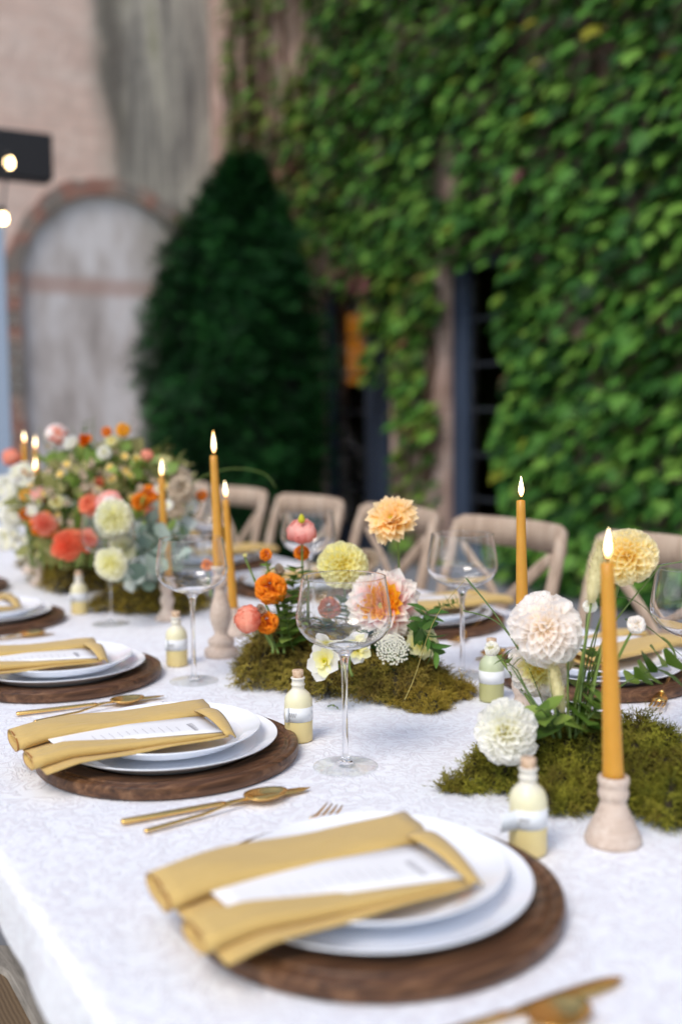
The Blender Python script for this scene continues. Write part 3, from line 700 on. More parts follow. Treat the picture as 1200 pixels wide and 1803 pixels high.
# ------------------------------------------------------------------ chairs (cross back)
def make_chair(label):
    t = thing('cross_back_chair', label, 'chair', (0, 0, 0), 0, 'limed cross back chairs along the table')
    # local: faces -x (towards table), back at x = +0.2; width along y
    hw = 0.205; zt = 0.925
    for s in (-1, 1):
        pts = [(0.20, s * 0.19, 0), (0.165, s * 0.19, 0.25), (0.16, s * 0.195, 0.46), (0.185, s * 0.20, 0.65), (0.225, s * 0.205, 0.82), (0.25, s * 0.20, 0.895), (0.256, s * 0.185, zt - 0.012)]
        Geo().tube(pts, [0.014, 0.016, 0.018, 0.017, 0.016, 0.016, 0.014], 10).make('rear_leg', CHAIRW, t, sub=1)
        Geo().tube([(-0.19, s * 0.18, 0), (-0.19, s * 0.185, 0.44)], [0.013, 0.018], 10).make('front_leg', CHAIRW, t)
        bar = [(0.168, -s * 0.19, 0.50), (0.205, -s * 0.1, 0.60), (0.235, 0.0, 0.71), (0.245, s * 0.10, 0.80), (0.245, s * 0.185, 0.86)]
        Geo().tube(bar, 0.017, 8, flat=0.4, ref=(1, 0, 0.2)).make('cross_bar', CHAIRW, t, sub=1)
    g = Geo(); V = []; F = []; nn = 16
    for i in range(nn + 1):
        q = -1 + 2 * i / nn; y = q * hw; bow = 0.045 * (1 - q * q); ht = 0.068 * (1 if abs(q) < 0.93 else 0.8)
        x_ = 0.25 + bow
        z1 = zt - (0.012 if abs(q) > 0.93 else 0)
        for (dx, z) in ((-0.011, z1 - ht - 0.004), (0.011, z1 - ht - 0.004), (0.013, z1 - 0.004), (0.006, z1), (-0.006, z1), (-0.011, z1 - 0.004)): V.append((x_ + dx, y, z))
    for i in range(nn):
        for k in range(6): F.append((i*6+k, i*6+(k+1)%6, (i+1)*6+(k+1)%6, (i+1)*6+k))
    F += [tuple(range(6))[::-1], tuple(nn*6 + k for k in range(6))]
    g.add(V, F).make('top_rail', CHAIRW, t)
    # seat frame: rounded square ring and woven seat
    def rr(cx_, half, hy, rad, n=8):
        pts = []
        for (sx_, sy_, a0) in ((1, 1, 0), (-1, 1, 90), (-1, -1, 180), (1, -1, 270)):
            for k in range(n + 1):
                a = R(a0 + 90 * k / n); pts.append((cx_ + sx_ * (half - rad) + rad * math.cos(a), sy_ * (hy - rad) + rad * math.sin(a)))
        return pts
    o_ = rr(-0.01, 0.21, 0.215, 0.09); i_ = rr(-0.01, 0.158, 0.163, 0.055); n = len(o_)
    V = [(x_, y_, 0.462) for x_, y_ in o_] + [(x_, y_, 0.462) for x_, y_ in i_] + [(x_, y_, 0.43) for x_, y_ in o_] + [(x_, y_, 0.43) for x_, y_ in i_]
    F = []
    for k in range(n):
        q = (k + 1) % n; F += [(k, q, n + q, n + k), (k, 2*n + k, 2*n + q, q), (n + k, n + q, 3*n + q, 3*n + k), (2*n+k, 3*n+k, 3*n+q, 2*n+q)]
    Geo().add(V, F).make('seat_frame', GREYW, t, smooth=False, bevel=0.005)
    Geo().add([(x_, y_, 0.455) for x_, y_ in i_], [tuple(range(n))]).make('seat', SEAT, t, smooth=False)
    for z, s in ((0.2, 1), (0.2, -1)): Geo().tube([(-0.19, s * 0.182, z), (0.17, s * 0.19, z)], 0.009, 8).make('stretcher', CHAIRW, t)
    return t
ch = make_chair('limed cross back chair at right edge, cut by the frame, behind the yellow dahlia')
CX = 1.70 - 0.26
ch.location = (CX + 0.02, 1.585, 0); ch.rotation_euler = (0, 0, R(-2))
for (y, a, lab) in ((2.075, 1, 'limed cross back chair behind the tall candle, second from right'), (2.585, -2, 'limed cross back chair behind the peach dahlia'),
                    (3.10, 2, 'limed cross back chair behind the pink ranunculus'), (3.64, 0, 'limed cross back chair just right of the tallest left candle'),
                    (4.15, -1, 'limed cross back chair furthest away, half hidden by the big flower arrangement')):
    dup(ch, (CX, y, 0), R(a), lab)
c2 = dup(ch, (0.125, 1.265, 0), R(180), 'grey framed chair seat tucked under the near table edge, bottom left corner')

# ------------------------------------------------------------------ place settings
def charger_mesh():
    g = Geo(); g.lathe([(0.0005, 0.0075), (0.112, 0.0075), (0.114, 0.0085), (0.116, 0.0130), (0.1185, 0.0138), (0.1200, 0.0118), (0.1215, 0.0138), (0.124, 0.0140), (0.148, 0.0172), (0.1505, 0.0150), (0.153, 0.0146), (0.155, 0.0172), (0.157, 0.0182), (0.161, 0.0182), (0.1650, 0.0160), (0.1660, 0.0090), (0.1648, 0.003), (0.161, 0.0), (0.0005, 0.0)], 96, crisp=0.0006)
    return g
ch0 = charger_mesh().make('charger', CHARGER)
def plate(r_, zr, zf, name, base=0.6):
    b = r_ * base
    return Geo().lathe([(0.0005, zf + 0.004), (b, zf + 0.004), (r_ * 0.70, zf + 0.0052), (r_ * 0.8, zf + 0.0085), (r_ * 0.95, zr - 0.003), (r_ - 0.0016, zr - 0.0006), (r_ - 0.0004, zr), (r_, zr - 0.0008), (r_ - 0.0008, zr - 0.0022), (r_ * 0.94, zr - 0.0058), (r_ * 0.78, zf + 0.0035), (b, zf), (0.0005, zf)], 96, crisp=0.0008).make(name, PORC)
dp0 = plate(0.139, 0.029, 0.0085, 'dinner_plate', 0.55); sp0 = plate(0.1175, 0.0385, 0.0185, 'salad_plate', 0.5)

def sag(x_, y_):
    d = max(0.0, (-0.145 - x_)); return -0.16 * d
def napkin(label):
    t = thing('napkin', label, 'napkin', (0, 0, 0), 0, 'mustard napkins on the plates')
    def roll(x0, x1, cy0, cy1, w0, w1, h0, h1, zb0, zb1, skew=0.0, nx=16, spiral=True, name='fold'):
        V = []; F = []; m_ = 20; th = 0.0011
        for i in range(nx + 1):
            q = i / nx; cy = cy0 + (cy1 - cy0) * q + 0.002 * math.sin(q * 7); ww = (w0 + (w1 - w0) * q) / 2; hh = (h0 + (h1 - h0) * q) / 2 * (1 + 0.06 * math.sin(q * 9)); zb = zb0 + (zb1 - zb0) * q
            for lay in (0, 1):
                for k in range(m_):
                    a = 2 * math.pi * k / m_; ca, sa = math.cos(a), math.sin(a)
                    ex = 0.62
                    yy = math.copysign(abs(ca) ** ex, ca) * (ww - lay * th); z_ = math.copysign(abs(sa) ** 0.85, sa) * (hh - lay * th)
                    x_ = x0 + (x1 - x0) * q + skew * (yy / (ww + 1e-6)) * (0.3 + 0.7 * q)
                    wr = 0.0007 * math.sin(x_ * 62 + yy * 120 + cy * 300) + 0.0009 * math.sin(x_ * 23 - yy * 210 + cy * 90)
                    V.append((x_, cy + yy + 0.0012 * math.sin(x_ * 41 + cy * 500), zb + hh + z_ + (wr if sa > -0.3 else 0) + sag(x_, yy)))
        n = 2 * m_
        for i in range(nx):
            for k in range(m_):
                q = (k + 1) % m_; a = i * n; b = (i + 1) * n
                F.append((a + k, b + k, b + q, a + q)); F.append((a + m_ + k, a + m_ + q, b + m_ + q, b + m_ + k))
        for i, flip in ((0, 0), (nx, 1)):
            for k in range(m_):
                q = (k + 1) % m_; a = i * n; f_ = (a + k, a + q, a + m_ + q, a + m_ + k); F.append(f_ if not flip else f_[::-1])
        Geo().add(V, F).make(name, LINEN, t)
        if spiral:                      # inner coil seen at the open end
            pts = [(x0 + 0.002 + 0.004 * random.random(), cy0 + (w0 / 2 - 0.004) * (1 - k / 22) * math.cos(-k * 0.55 + 2.6), zb0 + h0 / 2 + (h0 / 2 - 0.003) * (1 - k / 22) * math.sin(-k * 0.55 + 2.6) + sag(x0, 0)) for k in range(20)]
            V = []; F = []
            for p in pts: V += [p, (p[0] + 0.05, p[1], p[2])]
            for k in range(19): F.append((2*k, 2*k+2, 2*k+3, 2*k+1))
            Geo().add(V, F).make('inner_layer', LINEN, t)
        # stitched hem
        V = []; F = []
        for dx, o_ in ((-0.0004, 1.0), (0.0016, 1.0)):
            for k in range(m_):
                a = 2 * math.pi * k / m_; ca, sa = math.cos(a), math.sin(a)
                yy = math.copysign(abs(ca) ** 0.62, ca) * (w0 / 2 + 0.0005); z_ = math.copysign(abs(sa) ** 0.85, sa) * (h0 / 2 + 0.0005)
                x_ = x0 + dx + skew * 0.3 * (yy / (w0 / 2)); V.append((x_, cy0 + yy, zb0 + h0 / 2 + z_ + sag(x_, 0)))
        for k in range(m_): q = (k + 1) % m_; F.append((k, m_ + k, m_ + q, q))
        Geo().add(V, F).make('hem', HEM, t)
    roll(-0.187, 0.070, 0.034, 0.034, 0.062, 0.066, 0.0175, 0.0135, 0.0395, 0.0375, 0.006, name='upper_fold')
    roll(-0.190, 0.042, -0.050, -0.078, 0.044, 0.012, 0.015, 0.005, 0.0395, 0.0375, 0.0, name='lower_fold')
    # base sheet
    V = []; F = []; nx, ny = 18, 10
    for i in range(nx + 1):
        q = i / nx; x_ = -0.180 + 0.226 * q
        for j in range(ny + 1):
            p = j / ny; y_ = 0.05 + (-0.112 + 0.010 * q - 0.05) * p; V.append((x_, y_, 0.0385 + sag(x_, y_) + 0.0006 * math.sin(x_ * 60 + y_ * 30)))
    for i in range(nx):
        for j in range(ny): a = i * (ny + 1) + j; F.append((a, a + 1, a + ny + 2, a + ny + 1))
    o = Geo().add([(a, b if b > -0.08 else -0.08 - (b + 0.08) * -0.3, c) for a, b, c in V], F).make('base_layer', LINEN, t); s_ = o.modifiers.new('thickness', 'SOLIDIFY'); s_.thickness = 0.0016; s_.offset = 1
    # band folded across the card's end
    V = []; F = []; n = 12
    for i in range(n + 1):
        q = i / n; yc = 0.006 - 0.094 * q; xa = 0.040 + 0.002 * q; xb = 0.072 - 0.018 * q
        z = 0.050 - 0.010 * q ** 1.5 + 0.004 * math.sin(q * math.pi)
        for j in range(5):
            p = j / 4; V.append((xa + (xb - xa) * p, yc, z + 0.0035 * math.sin(p * math.pi) - 0.004 * p))
    for i in range(n):
        for j in range(4): a = i * 5 + j; F.append((a, a + 1, a + 6, a + 5))
    o = Geo().add(V, F).make('end_band', LINEN, t); s_ = o.modifiers.new('thickness', 'SOLIDIFY'); s_.thickness = 0.0016; s_.offset = -1
    return t
def menu_card(label):
    t = thing('menu_card', label, 'menu card', (0, 0, 0), 0, 'white menu cards tucked in the napkins')
    q = [(-0.153, 0.030), (-0.150, -0.042), (0.040, -0.080), (0.046, -0.005)]; z0, z1 = 0.0455, 0.0475
    def pt(u, v_):
        a = Vector(q[0]).lerp(Vector(q[3]), u); b = Vector(q[1]).lerp(Vector(q[2]), u); p = a.lerp(b, v_)
        return (p.x, p.y, 0.0445 + 0.006 * (0.5 - abs(u - 0.5)) + 0.001 * (1 - v_))
    V = []; F = []; nx, ny = 12, 4
    for i in range(nx + 1):
        for j in range(ny + 1): V.append(pt(i / nx, j / ny))
    for i in range(nx):
        for j in range(ny): a = i * (ny + 1) + j; F.append((a, a + 1, a + ny + 2, a + ny + 1))
    o = Geo().add(V, F).make('card', CARD, t); s_ = o.modifiers.new('thickness', 'SOLIDIFY'); s_.thickness = 0.0006; s_.offset = -1
    # calligraphy heading near the right end and faint lines of print
    def pp_(u, v_): p = pt(u, v_); return Vector((p[0], p[1], p[2] + 0.0007))
    g = Geo(); pts = []
    for k in range(60):
        s_ = k / 59; pts.append(pp_(0.86 + 0.022 * math.sin(s_ * 38) * (1 - 0.3 * s_), 0.42 + 0.42 * s_ + 0.016 * math.cos(s_ * 38)))
    g.tube(pts, 0.0003, 3); g.make('heading', INK, t, smooth=False)
    g = Geo()
    for r_ in range(11):
        u = 0.76 - r_ * 0.052; a = 0.5 + random.uniform(0.0, 0.06); b = 0.86 - random.uniform(0, 0.1); v_ = a
        while v_ < b:
            L = random.uniform(0.02, 0.07); g.tube([pp_(u, v_), pp_(u, min(v_ + L, b))], 0.00025, 3); v_ += L + 0.02
    g.make('print', INK, t, smooth=False)
    return t
nk0 = napkin(''); mc0 = menu_card('')
def knife(label):
    t = thing('knife', label, 'knife', (0, 0, 0), 0, 'gold table knives')
    Geo().tube([(0, 0, 0.004), (0.002, 0, 0.004), (0.06, 0, 0.004), (0.112, 0, 0.004), (0.118, 0, 0.0038)], [0.0032, 0.0042, 0.0040, 0.0034, 0.0024], 12, flat=0.75).make('handle', GOLD, t)
    V = []; F = []; sec = [(0.116, 0.0022, 0.0016), (0.128, 0.0055, 0.0013), (0.16, 0.0082, 0.0010), (0.195, 0.0088, 0.0009), (0.212, 0.0065, 0.0008), (0.2225, 0.0008, 0.0005)]
    for x_, w_, h_ in sec: V += [(x_, -w_, 0.0035), (x_, 0.2 * w_, 0.0035 + h_), (x_, w_ * 0.8, 0.0035 + h_ * 0.6), (x_, w_ * 0.8, 0.0035 - h_), (x_, -0.2 * w_, 0.0035 - h_)]
    for i in range(len(sec) - 1):
        for k in range(5): F.append((i*5+k, i*5+(k+1)%5, (i+1)*5+(k+1)%5, (i+1)*5+k))
    Geo().add(V, F).make('blade', GOLD, t); return t
def spoon(label, L=0.178):
    t = thing('spoon', label, 'spoon', (0, 0, 0), 0, 'gold spoons')
    Geo().tube([(0, 0, 0.0035), (0.003, 0, 0.0035), (0.07, 0, 0.004), (0.105, 0, 0.008), (0.124, 0, 0.0095), (0.130, 0, 0.0085)], [0.0028, 0.0036, 0.0028, 0.0020, 0.0020, 0.0034], 10, flat=0.6).make('handle', GOLD, t)
    V = []; F = []; nu, nv = 10, 16; cx_, a_, b_ = 0.1525, 0.0275, 0.0185
    for i in range(nu + 1):
        rr_ = i / nu
        for k in range(nv):
            a = 2 * math.pi * k / nv; x_ = cx_ + a_ * rr_ * math.cos(a); y_ = b_ * rr_ * math.sin(a) * (1 - 0.12 * math.cos(a)); V.append((x_, y_, 0.0015 + 0.0085 * rr_ ** 2.2 + 0.001 * math.cos(a) * -rr_))
    for i in range(nu):
        for k in range(nv): q = (k + 1) % nv; F.append((i*nv+k, (i+1)*nv+k, (i+1)*nv+q, i*nv+q))
    F.append(tuple(range(nv)))
    o = Geo().add(V, F).make('bowl', GOLD, t); s_ = o.modifiers.new('thickness', 'SOLIDIFY'); s_.thickness = 0.0011; s_.offset = -1
    return t
def fork(label):
    t = thing('fork', label, 'fork', (0, 0, 0), 0, 'gold forks')
    Geo().tube([(0, 0, 0.0035), (0.003, 0, 0.0035), (0.08, 0, 0.004), (0.118, 0, 0.009), (0.13, 0, 0.009)], [0.0028, 0.0036, 0.0028, 0.002, 0.004], 10, flat=0.6).make('handle', GOLD, t)
    g = Geo(); g.add([(0.128, -0.004, 0.009), (0.145, -0.011, 0.006), (0.158, -0.0115, 0.005), (0.158, 0.0115, 0.005), (0.145, 0.011, 0.006), (0.128, 0.004, 0.009)], [(0, 1, 2, 3, 4, 5)])
    o = g.make('root', GOLD, t); s_ = o.modifiers.new('thickness', 'SOLIDIFY'); s_.thickness = 0.0016
    for k in range(4): y = -0.0096 + k * 0.0064; Geo().tube([(0.157, y, 0.005), (0.175, y, 0.004), (0.192, y, 0.008), (0.200, y * 0.95, 0.011)], [0.0019, 0.0017, 0.0013, 0.0006], 6).make('tine', GOLD, t)
    return t
kn0, spn0, fk0 = knife(''), spoon(''), fork('')
SETS = [  # (x, y, far?, words)
    (0.4815, 0.7735, False, 'in the nearest place setting at the bottom', 'full'),
    (0.4815, 1.2674, False, 'in the second place setting, left of the clear wine glass', 'full'),
    (0.4815, 1.7594, False, 'in the third place setting, at the left edge', 'full'),
    (0.4815, 2.3413, False, 'in the fourth place setting, small at the left edge', 'full'),
    (0.4815, 2.86, False, 'in the furthest near-side place setting, left edge', 'plates'),
    (1.23, 1.285, True, 'across the table behind the right hand candle', 'full'),
    (1.255, 1.81, True, 'across the table, seen under the middle wine glass', 'full'),
    (1.25, 2.36, True, 'across the table, behind the lemon dahlia', 'full'),
    (1.255, 2.90, True, 'across the table, right of the tallest left candle', 'full'),
    (1.255, 3.44, True, 'across the table, furthest away beside the big flower arrangement', 'plates')]
first = True
def put(o0, loc, rz, label, used=set()):
    key = o0.name
    if key not in used: used.add(key); o = o0; o.location = loc; o.rotation_euler = (0, 0, rz); o['label'] = label; return o
    return dup(o0, loc, rz, label)
for o_, c_, g_ in ((ch0, 'charger', 'round wooden chargers'), (dp0, 'plate', 'white dinner plates'), (sp0, 'plate', 'white salad plates')): tag(o_, 'x', c_, g_)
for i, (x_, y_, far, wd, lvl) in enumerate(SETS):
    rz = math.pi if far else 0; j = [0, 0.01, -0.015, 0.03, 0.0, 0.12, -0.05, 0.03, 0, 0.02][i]
    put(ch0, (x_, y_, T + 0.0005), rz + j * 3, 'round dark wooden charger ' + wd)
    put(dp0, (x_, y_, T + 0.0005), rz, 'wide white dinner plate ' + wd)
    put(sp0, (x_ + (0.002 if not far else 0), y_ + [0.004, 0.004, 0.003, 0, 0, 0, 0, 0, 0, 0][i], T + 0.0012), rz, 'smaller white salad plate ' + wd)
    n = put(nk0, (x_, y_ + 0.003, T + 0.0012), rz + j, 'folded mustard linen napkin ' + wd)
    c = put(mc0, (x_, y_ + 0.003, T + 0.0012), rz + j, 'white menu card tucked in napkin ' + wd.replace('in the ', ''))
    if lvl == 'full':
        s = -1 if far else 1
        dk = [(-0.130, -0.196, R(-3)), (-0.130, -0.196, R(-3)), (-0.122, -0.198, R(-4.5)), (-0.13, -0.2, R(-3)), 0, (-0.13, -0.2, 0), (-0.13, -0.2, 0), (-0.13, -0.2, 0), (-0.13, -0.2, 0)][i]
        def loc(dx, dy): return (x_ + s * dx, y_ + s * dy, T + 0.001)
        put(kn0, loc(dk[0], dk[1]), rz + dk[2], 'gold knife ' + wd)
        ds = [(-0.137, -0.250, R(9)), (-0.117, -0.232, R(8)), (-0.11, -0.252, R(12)), (-0.1, -0.236, R(12)), 0, (-0.11, -0.235, R(8)), (-0.11, -0.235, R(8)), (-0.11, -0.235, R(8)), (-0.11, -0.235, R(8))][i]
        put(spn0, (loc(ds[0], ds[1])[0], loc(ds[0], ds[1])[1], T + 0.001), rz + ds[2], 'gold spoon ' + wd)
        fo = put(fk0, loc(-0.082, 0.090), rz + R(36), 'gold fork ' + wd); fo.location.z = T + 0.0165; fo.rotation_euler = (0, R(4.4), rz + R(36))

# ------------------------------------------------------------------ wine glasses
def wine_glass():
    op = [(0.0005, 0.0), (0.0395, 0.0), (0.0402, 0.0008), (0.0395, 0.0017), (0.025, 0.0030), (0.010, 0.0052), (0.0055, 0.0085), (0.0040, 0.016), (0.0035, 0.04), (0.0034, 0.085), (0.0038, 0.115), (0.0048, 0.132), (0.0065, 0.1405), (0.0105, 0.1450), (0.020, 0.1490), (0.034, 0.1545), (0.047, 0.1625), (0.0550, 0.1725), (0.0582, 0.1825), (0.0578, 0.1935), (0.0552, 0.2120), (0.0512, 0.2380), (0.0508, 0.2386),
          (0.0504, 0.2380), (0.0543, 0.2120), (0.0568, 0.1935), (0.0571, 0.1828), (0.0541, 0.1736), (0.0463, 0.1642), (0.0335, 0.1566), (0.0200, 0.1522), (0.0100, 0.1508), (0.0005, 0.1505)]
    def spl(P, k=4):
        out = []
        for i in range(len(P) - 1):
            p0, p1, p2, p3 = P[max(i-1, 0)], P[i], P[i+1], P[min(i+2, len(P)-1)]
            for j in range(k):
                u = j / k; out.append(tuple(0.5 * ((2*p1[c]) + (p2[c]-p0[c])*u + (2*p0[c]-5*p1[c]+4*p2[c]-p3[c])*u*u + (3*p1[c]-p0[c]-3*p2[c]+p3[c])*u**3) for c in (0, 1)))
        return out + [P[-1]]
    t = bpy.data.objects.new('wine_glass', None); COL.objects.link(t); t.empty_display_size = 0.05
    Geo().lathe([(0.0005, 0.0), (0.020, 0.0), (0.038, 0.0), (0.0394, 0.00005), (0.0401, 0.0004), (0.0403, 0.0008), (0.0401, 0.0012)] + spl([(0.0396, 0.0016), (0.025, 0.0026), (0.014, 0.0040), (0.0102, 0.0052)]) + [(0.0005, 0.0053)], 96).make('foot', THIN, t)
    Geo().lathe([(0.0005, 0.0055)] + spl([(0.0100, 0.0055), (0.0060, 0.0085), (0.0042, 0.016), (0.0035, 0.04), (0.0034, 0.085), (0.0038, 0.115), (0.0050, 0.132), (0.0078, 0.1410), (0.0120, 0.1455)]) + [(0.0118, 0.1458), (0.0005, 0.1462)], 48).make('stem', GLASS, t)
    outer = spl([(0.0125, 0.1458), (0.021, 0.1495), (0.034, 0.1545), (0.047, 0.1625), (0.0550, 0.1725), (0.0582, 0.1830), (0.0578, 0.1945), (0.0552, 0.2120), (0.0524, 0.2300), (0.0513, 0.2372)])
    inner = spl([(0.0506, 0.2372), (0.0517, 0.2300), (0.0545, 0.2120), (0.0571, 0.1945), (0.0575, 0.1832), (0.0544, 0.1732), (0.0465, 0.1635), (0.0335, 0.1557), (0.0205, 0.1508), (0.0110, 0.1488), (0.0005, 0.1482)])
    Geo().lathe(outer + [(0.05125, 0.23755), (0.05095, 0.23765), (0.05065, 0.23755)] + inner, 96).make('bowl', GLASS, t)
    return t
wg0 = wine_glass(); tag(wg0, '', 'wine glass', 'stemmed wine glasses on the table')
GL = [((0.652, 1.112), 'sharp clear wine glass in the middle foreground beside the small corked bottle'),
      ((0.662, 1.619), 'wine glass left of the tall turned candlestick'),
      ((0.705, 2.18), 'blurred wine glass in front of the coral flowers at left'),
      ((1.056, 1.413), 'wine glass across the table between peach dahlia and tall candle'),
      ((1.060, 0.925), 'wine glass cut by the right edge of the picture'),
      ((1.06, 1.95), 'wine glass behind the pink ranunculus'),
      ((1.06, 2.50), 'wine glass behind the tallest left candle'),
      ((1.06, 3.02), 'wine glass furthest away among the big arrangement')]
for (p, lab) in GL: put(wg0, (p[0], p[1], T + 0.0008), 0, lab)

# ------------------------------------------------------------------ little corked bottles
def bottle(label, mat=BOTTLE, flag=1, rot=0, loc=(0, 0, 0)):
    t = thing('corked_bottle', label, 'bottle', (loc[0], loc[1], T + 0.0006), rot, 'small frosted bottles with cork stoppers')
    Geo().lathe([(0.0005, 0), (0.0165, 0), (0.0185, 0.0015), (0.0188, 0.004), (0.0188, 0.052), (0.0180, 0.058), (0.0155, 0.0635), (0.0110, 0.0680), (0.0085, 0.0705), (0.0080, 0.0745), (0.0092, 0.0755), (0.0096, 0.0770), (0.0082, 0.0785), (0.0080, 0.0830), (0.0094, 0.0842), (0.0094, 0.0860), (0.0072, 0.0865), (0.0068, 0.0820)], 40).make('glass_body', mat, t)
    Geo().lathe([(0.0005, 0.080), (0.0066, 0.080), (0.0070, 0.0868), (0.0078, 0.0945), (0.0072, 0.0958), (0.0005, 0.0958)], 24).make('cork', CORK, t)
    # paper band with its free end standing off
    V = []; F = []; n = 36; a0 = R(200)
    sx_, sy_ = 0.0193 * math.cos(a0), 0.0193 * math.sin(a0); fl = []
    L = 0.022 if flag else 0.006
    for k in range(7, 0, -1):
        q = k / 7; bend = 2.35 + 0.75 * q; fl.append((sx_ + math.cos(bend) * L * q * 0.95, sy_ + math.sin(bend) * L * q * 0.95 - 0.004 * math.sin(q * 3.0)))
    for (x_, y_) in fl: V += [(x_, y_, 0.0295), (x_, y_, 0.0485)]
    for i in range(n + 1):
        a = a0 + (2 * math.pi - 0.7) * i / n; r_ = 0.0193
        V += [(r_ * math.cos(a), r_ * math.sin(a), 0.029), (r_ * math.cos(a), r_ * math.sin(a), 0.048)]
    e = a0 + 0.85
    for i in range(len(V) // 2 - 1): F.append((2*i, 2*i+2, 2*i+3, 2*i+1))
    o = Geo().add(V, F).make('paper_label', PAPER, t); s_ = o.modifiers.new('thickness', 'SOLIDIFY'); s_.thickness = 0.0003
    g = Geo(); pts = []
    for k in range(40):
        q = k / 39; a = e - 0.25 - 0.55 * q; rr_ = 0.0199; pts.append((rr_ * math.cos(a), rr_ * math.sin(a), 0.039 + 0.003 * math.sin(q * 24)))
    g.tube(pts, 0.00025, 3).make('handwriting', INK, o)
    return t
bottle('corked bottle of pale yellow liquid beside the nearest charger, label end curling off', flag=1, rot=0, loc=(0.672, 0.792))
bottle('sharp corked bottle of pale yellow liquid just left of the foreground wine glass', flag=0, rot=0, loc=(0.655, 1.240))
bottle('corked bottle standing behind the third setting, left of a wine glass stem', flag=0, rot=0, loc=(0.682, 1.745))
bottle('blurred corked bottle in front of the mossy arrangement at left', flag=0, rot=0, loc=(0.688, 2.345))
bottle('greenish corked bottle across the table beside the blush dahlia, paper tag at its foot', BOTTLEG, 1, R(175), (0.998, 1.262))

# ------------------------------------------------------------------ candles
def holder(label, loc, kind, h=None):
    P = {'bell': [(0.0005, 0), (0.0275, 0), (0.0288, 0.003), (0.0280, 0.007), (0.0262, 0.009), (0.0262, 0.0115), (0.0235, 0.0165), (0.0225, 0.0175), (0.0222, 0.020), (0.0185, 0.0275), (0.0175, 0.0285), (0.0172, 0.031), (0.0148, 0.036), (0.0132, 0.041), (0.0125, 0.0435), (0.0142, 0.046), (0.0155, 0.050), (0.0150, 0.054), (0.0138, 0.057), (0.0148, 0.0595), (0.0158, 0.063), (0.0155, 0.067), (0.0142, 0.0685), (0.0120, 0.0685), (0.0112, 0.066), (0.0108, 0.055)],
         'tall': [(0.0005, 0), (0.030, 0), (0.031, 0.003), (0.031, 0.011), (0.029, 0.014), (0.0235, 0.016), (0.0225, 0.021), (0.0245, 0.026), (0.0235, 0.031), (0.0150, 0.036), (0.0115, 0.041), (0.0140, 0.050), (0.0185, 0.062), (0.0200, 0.073), (0.0188, 0.085), (0.0145, 0.100), (0.0108, 0.115), (0.0095, 0.124), (0.0125, 0.128), (0.0138, 0.133), (0.0122, 0.138), (0.0092, 0.142), (0.0105, 0.148), (0.0135, 0.154), (0.0150, 0.160), (0.0150, 0.164), (0.0120, 0.165), (0.0105, 0.150)],
         'mid': [(0.0005, 0), (0.026, 0), (0.0275, 0.003), (0.0265, 0.008), (0.020, 0.016), (0.0145, 0.024), (0.0110, 0.034), (0.0120, 0.038), (0.0150, 0.045), (0.0160, 0.052), (0.0145, 0.059), (0.0110, 0.064), (0.0105, 0.070), (0.0128, 0.076), (0.0150, 0.084), (0.0150, 0.098), (0.0122, 0.100), (0.0108, 0.088)]}[kind]
    if h: k = h / P[-3][1]; P = [(r_, z * k) for r_, z in P]
    g = Geo().lathe(P, 40)
    return tag(g.make('candlestick', HOLDERW), label, 'candlestick', 'turned bleached wood candlesticks') , P[-3][1]
def candle(label, base, top, r0=0.0105, r1=0.0062, wickx=0.0):
    base = Vector(base); top = Vector(top); t = thing('taper_candle', label, 'candle', base, 0, 'lit honey coloured taper candles')
    d = top - base; n = 14
    pts = [d * (i / n) for i in range(n + 1)]; rad = [r0 + (r1 - r0) * (i / n) ** 0.8 for i in range(n + 1)]
    pts += [d * 1.004, d * 1.006]; rad += [r1 * 0.85, r1 * 0.4]
    Geo().tube(pts, rad, 20).make('wax', WAX, t)
    tp = d * 1.004
    Geo().tube([tp, tp + Vector((0.0005, 0, 0.004)), tp + Vector((0.0012, 0, 0.0085))], 0.0009, 6).make('wick', WICK, t)
    g = Geo(); pr = [(0.0003, 0.0), (0.0022, 0.003), (0.0038, 0.008), (0.0041, 0.013), (0.0033, 0.020), (0.0018, 0.028), (0.0003, 0.037)]
    V = []; F = []; sg = 12
    fh = random.uniform(0.8, 1.12); fl_ = random.uniform(-0.004, 0.003)
    pr = [(r_, z * fh) for r_, z in pr]
    for j, (r_, z) in enumerate(pr):
        for i in range(sg): a = 2 * math.pi * i / sg; V.append((r_ * math.cos(a) + fl_ * (z / 0.037) ** 2, r_ * math.sin(a), z))
    for j in range(len(pr) - 1):
        for i in range(sg): F.append((j*sg+i, j*sg+(i+1)%sg, (j+1)*sg+(i+1)%sg, (j+1)*sg+i))
    o = g.add(V, F).make('flame', FLAME, t, sub=1); o.location = tp + Vector((0.0008, 0, 0.0045)); return t
def lit(px_base, px_top, depth, z_hold, kind, hl, cl, r0=0.0105, r1=0.0062, base=None):
    """candlestick standing on the table plus its candle; top of the wax surveyed from the photograph"""
    tp = at_depth(px_top[0], px_top[1], depth)
    if base is None:
        b = at_depth(px_base[0], px_base[1], depth)
    else: b = Vector(base)
    hobj, ht = holder(hl, None, kind, z_hold); hobj.location = (b.x, b.y, T + 0.0006)
    candle(cl, (b.x, b.y, T + ht - 0.012), tp, r0, r1)
hA = on_z(1078, 1483, 0)
dA = (hA - Vector((0, 0, CAM_H))).dot(FW)
lit(None, (1068, 993), dA, 0.0685, 'bell', 'short bell shaped candlestick at right in front of the moss', 'thick honey candle nearest the camera at right, lit', 0.0112, 0.0066, (hA.x, hA.y, 0))
h2 = Vector((0.965, 1.150, 0)); d2 = (h2 + Vector((0, 0, T - CAM_H))).dot(FW)
lit(None, (916, 882), d2, 0.10, 'mid', 'turned candlestick hidden behind the blush dahlia', 'tall lit candle standing behind the blush dahlia', 0.0105, 0.0062, h2)
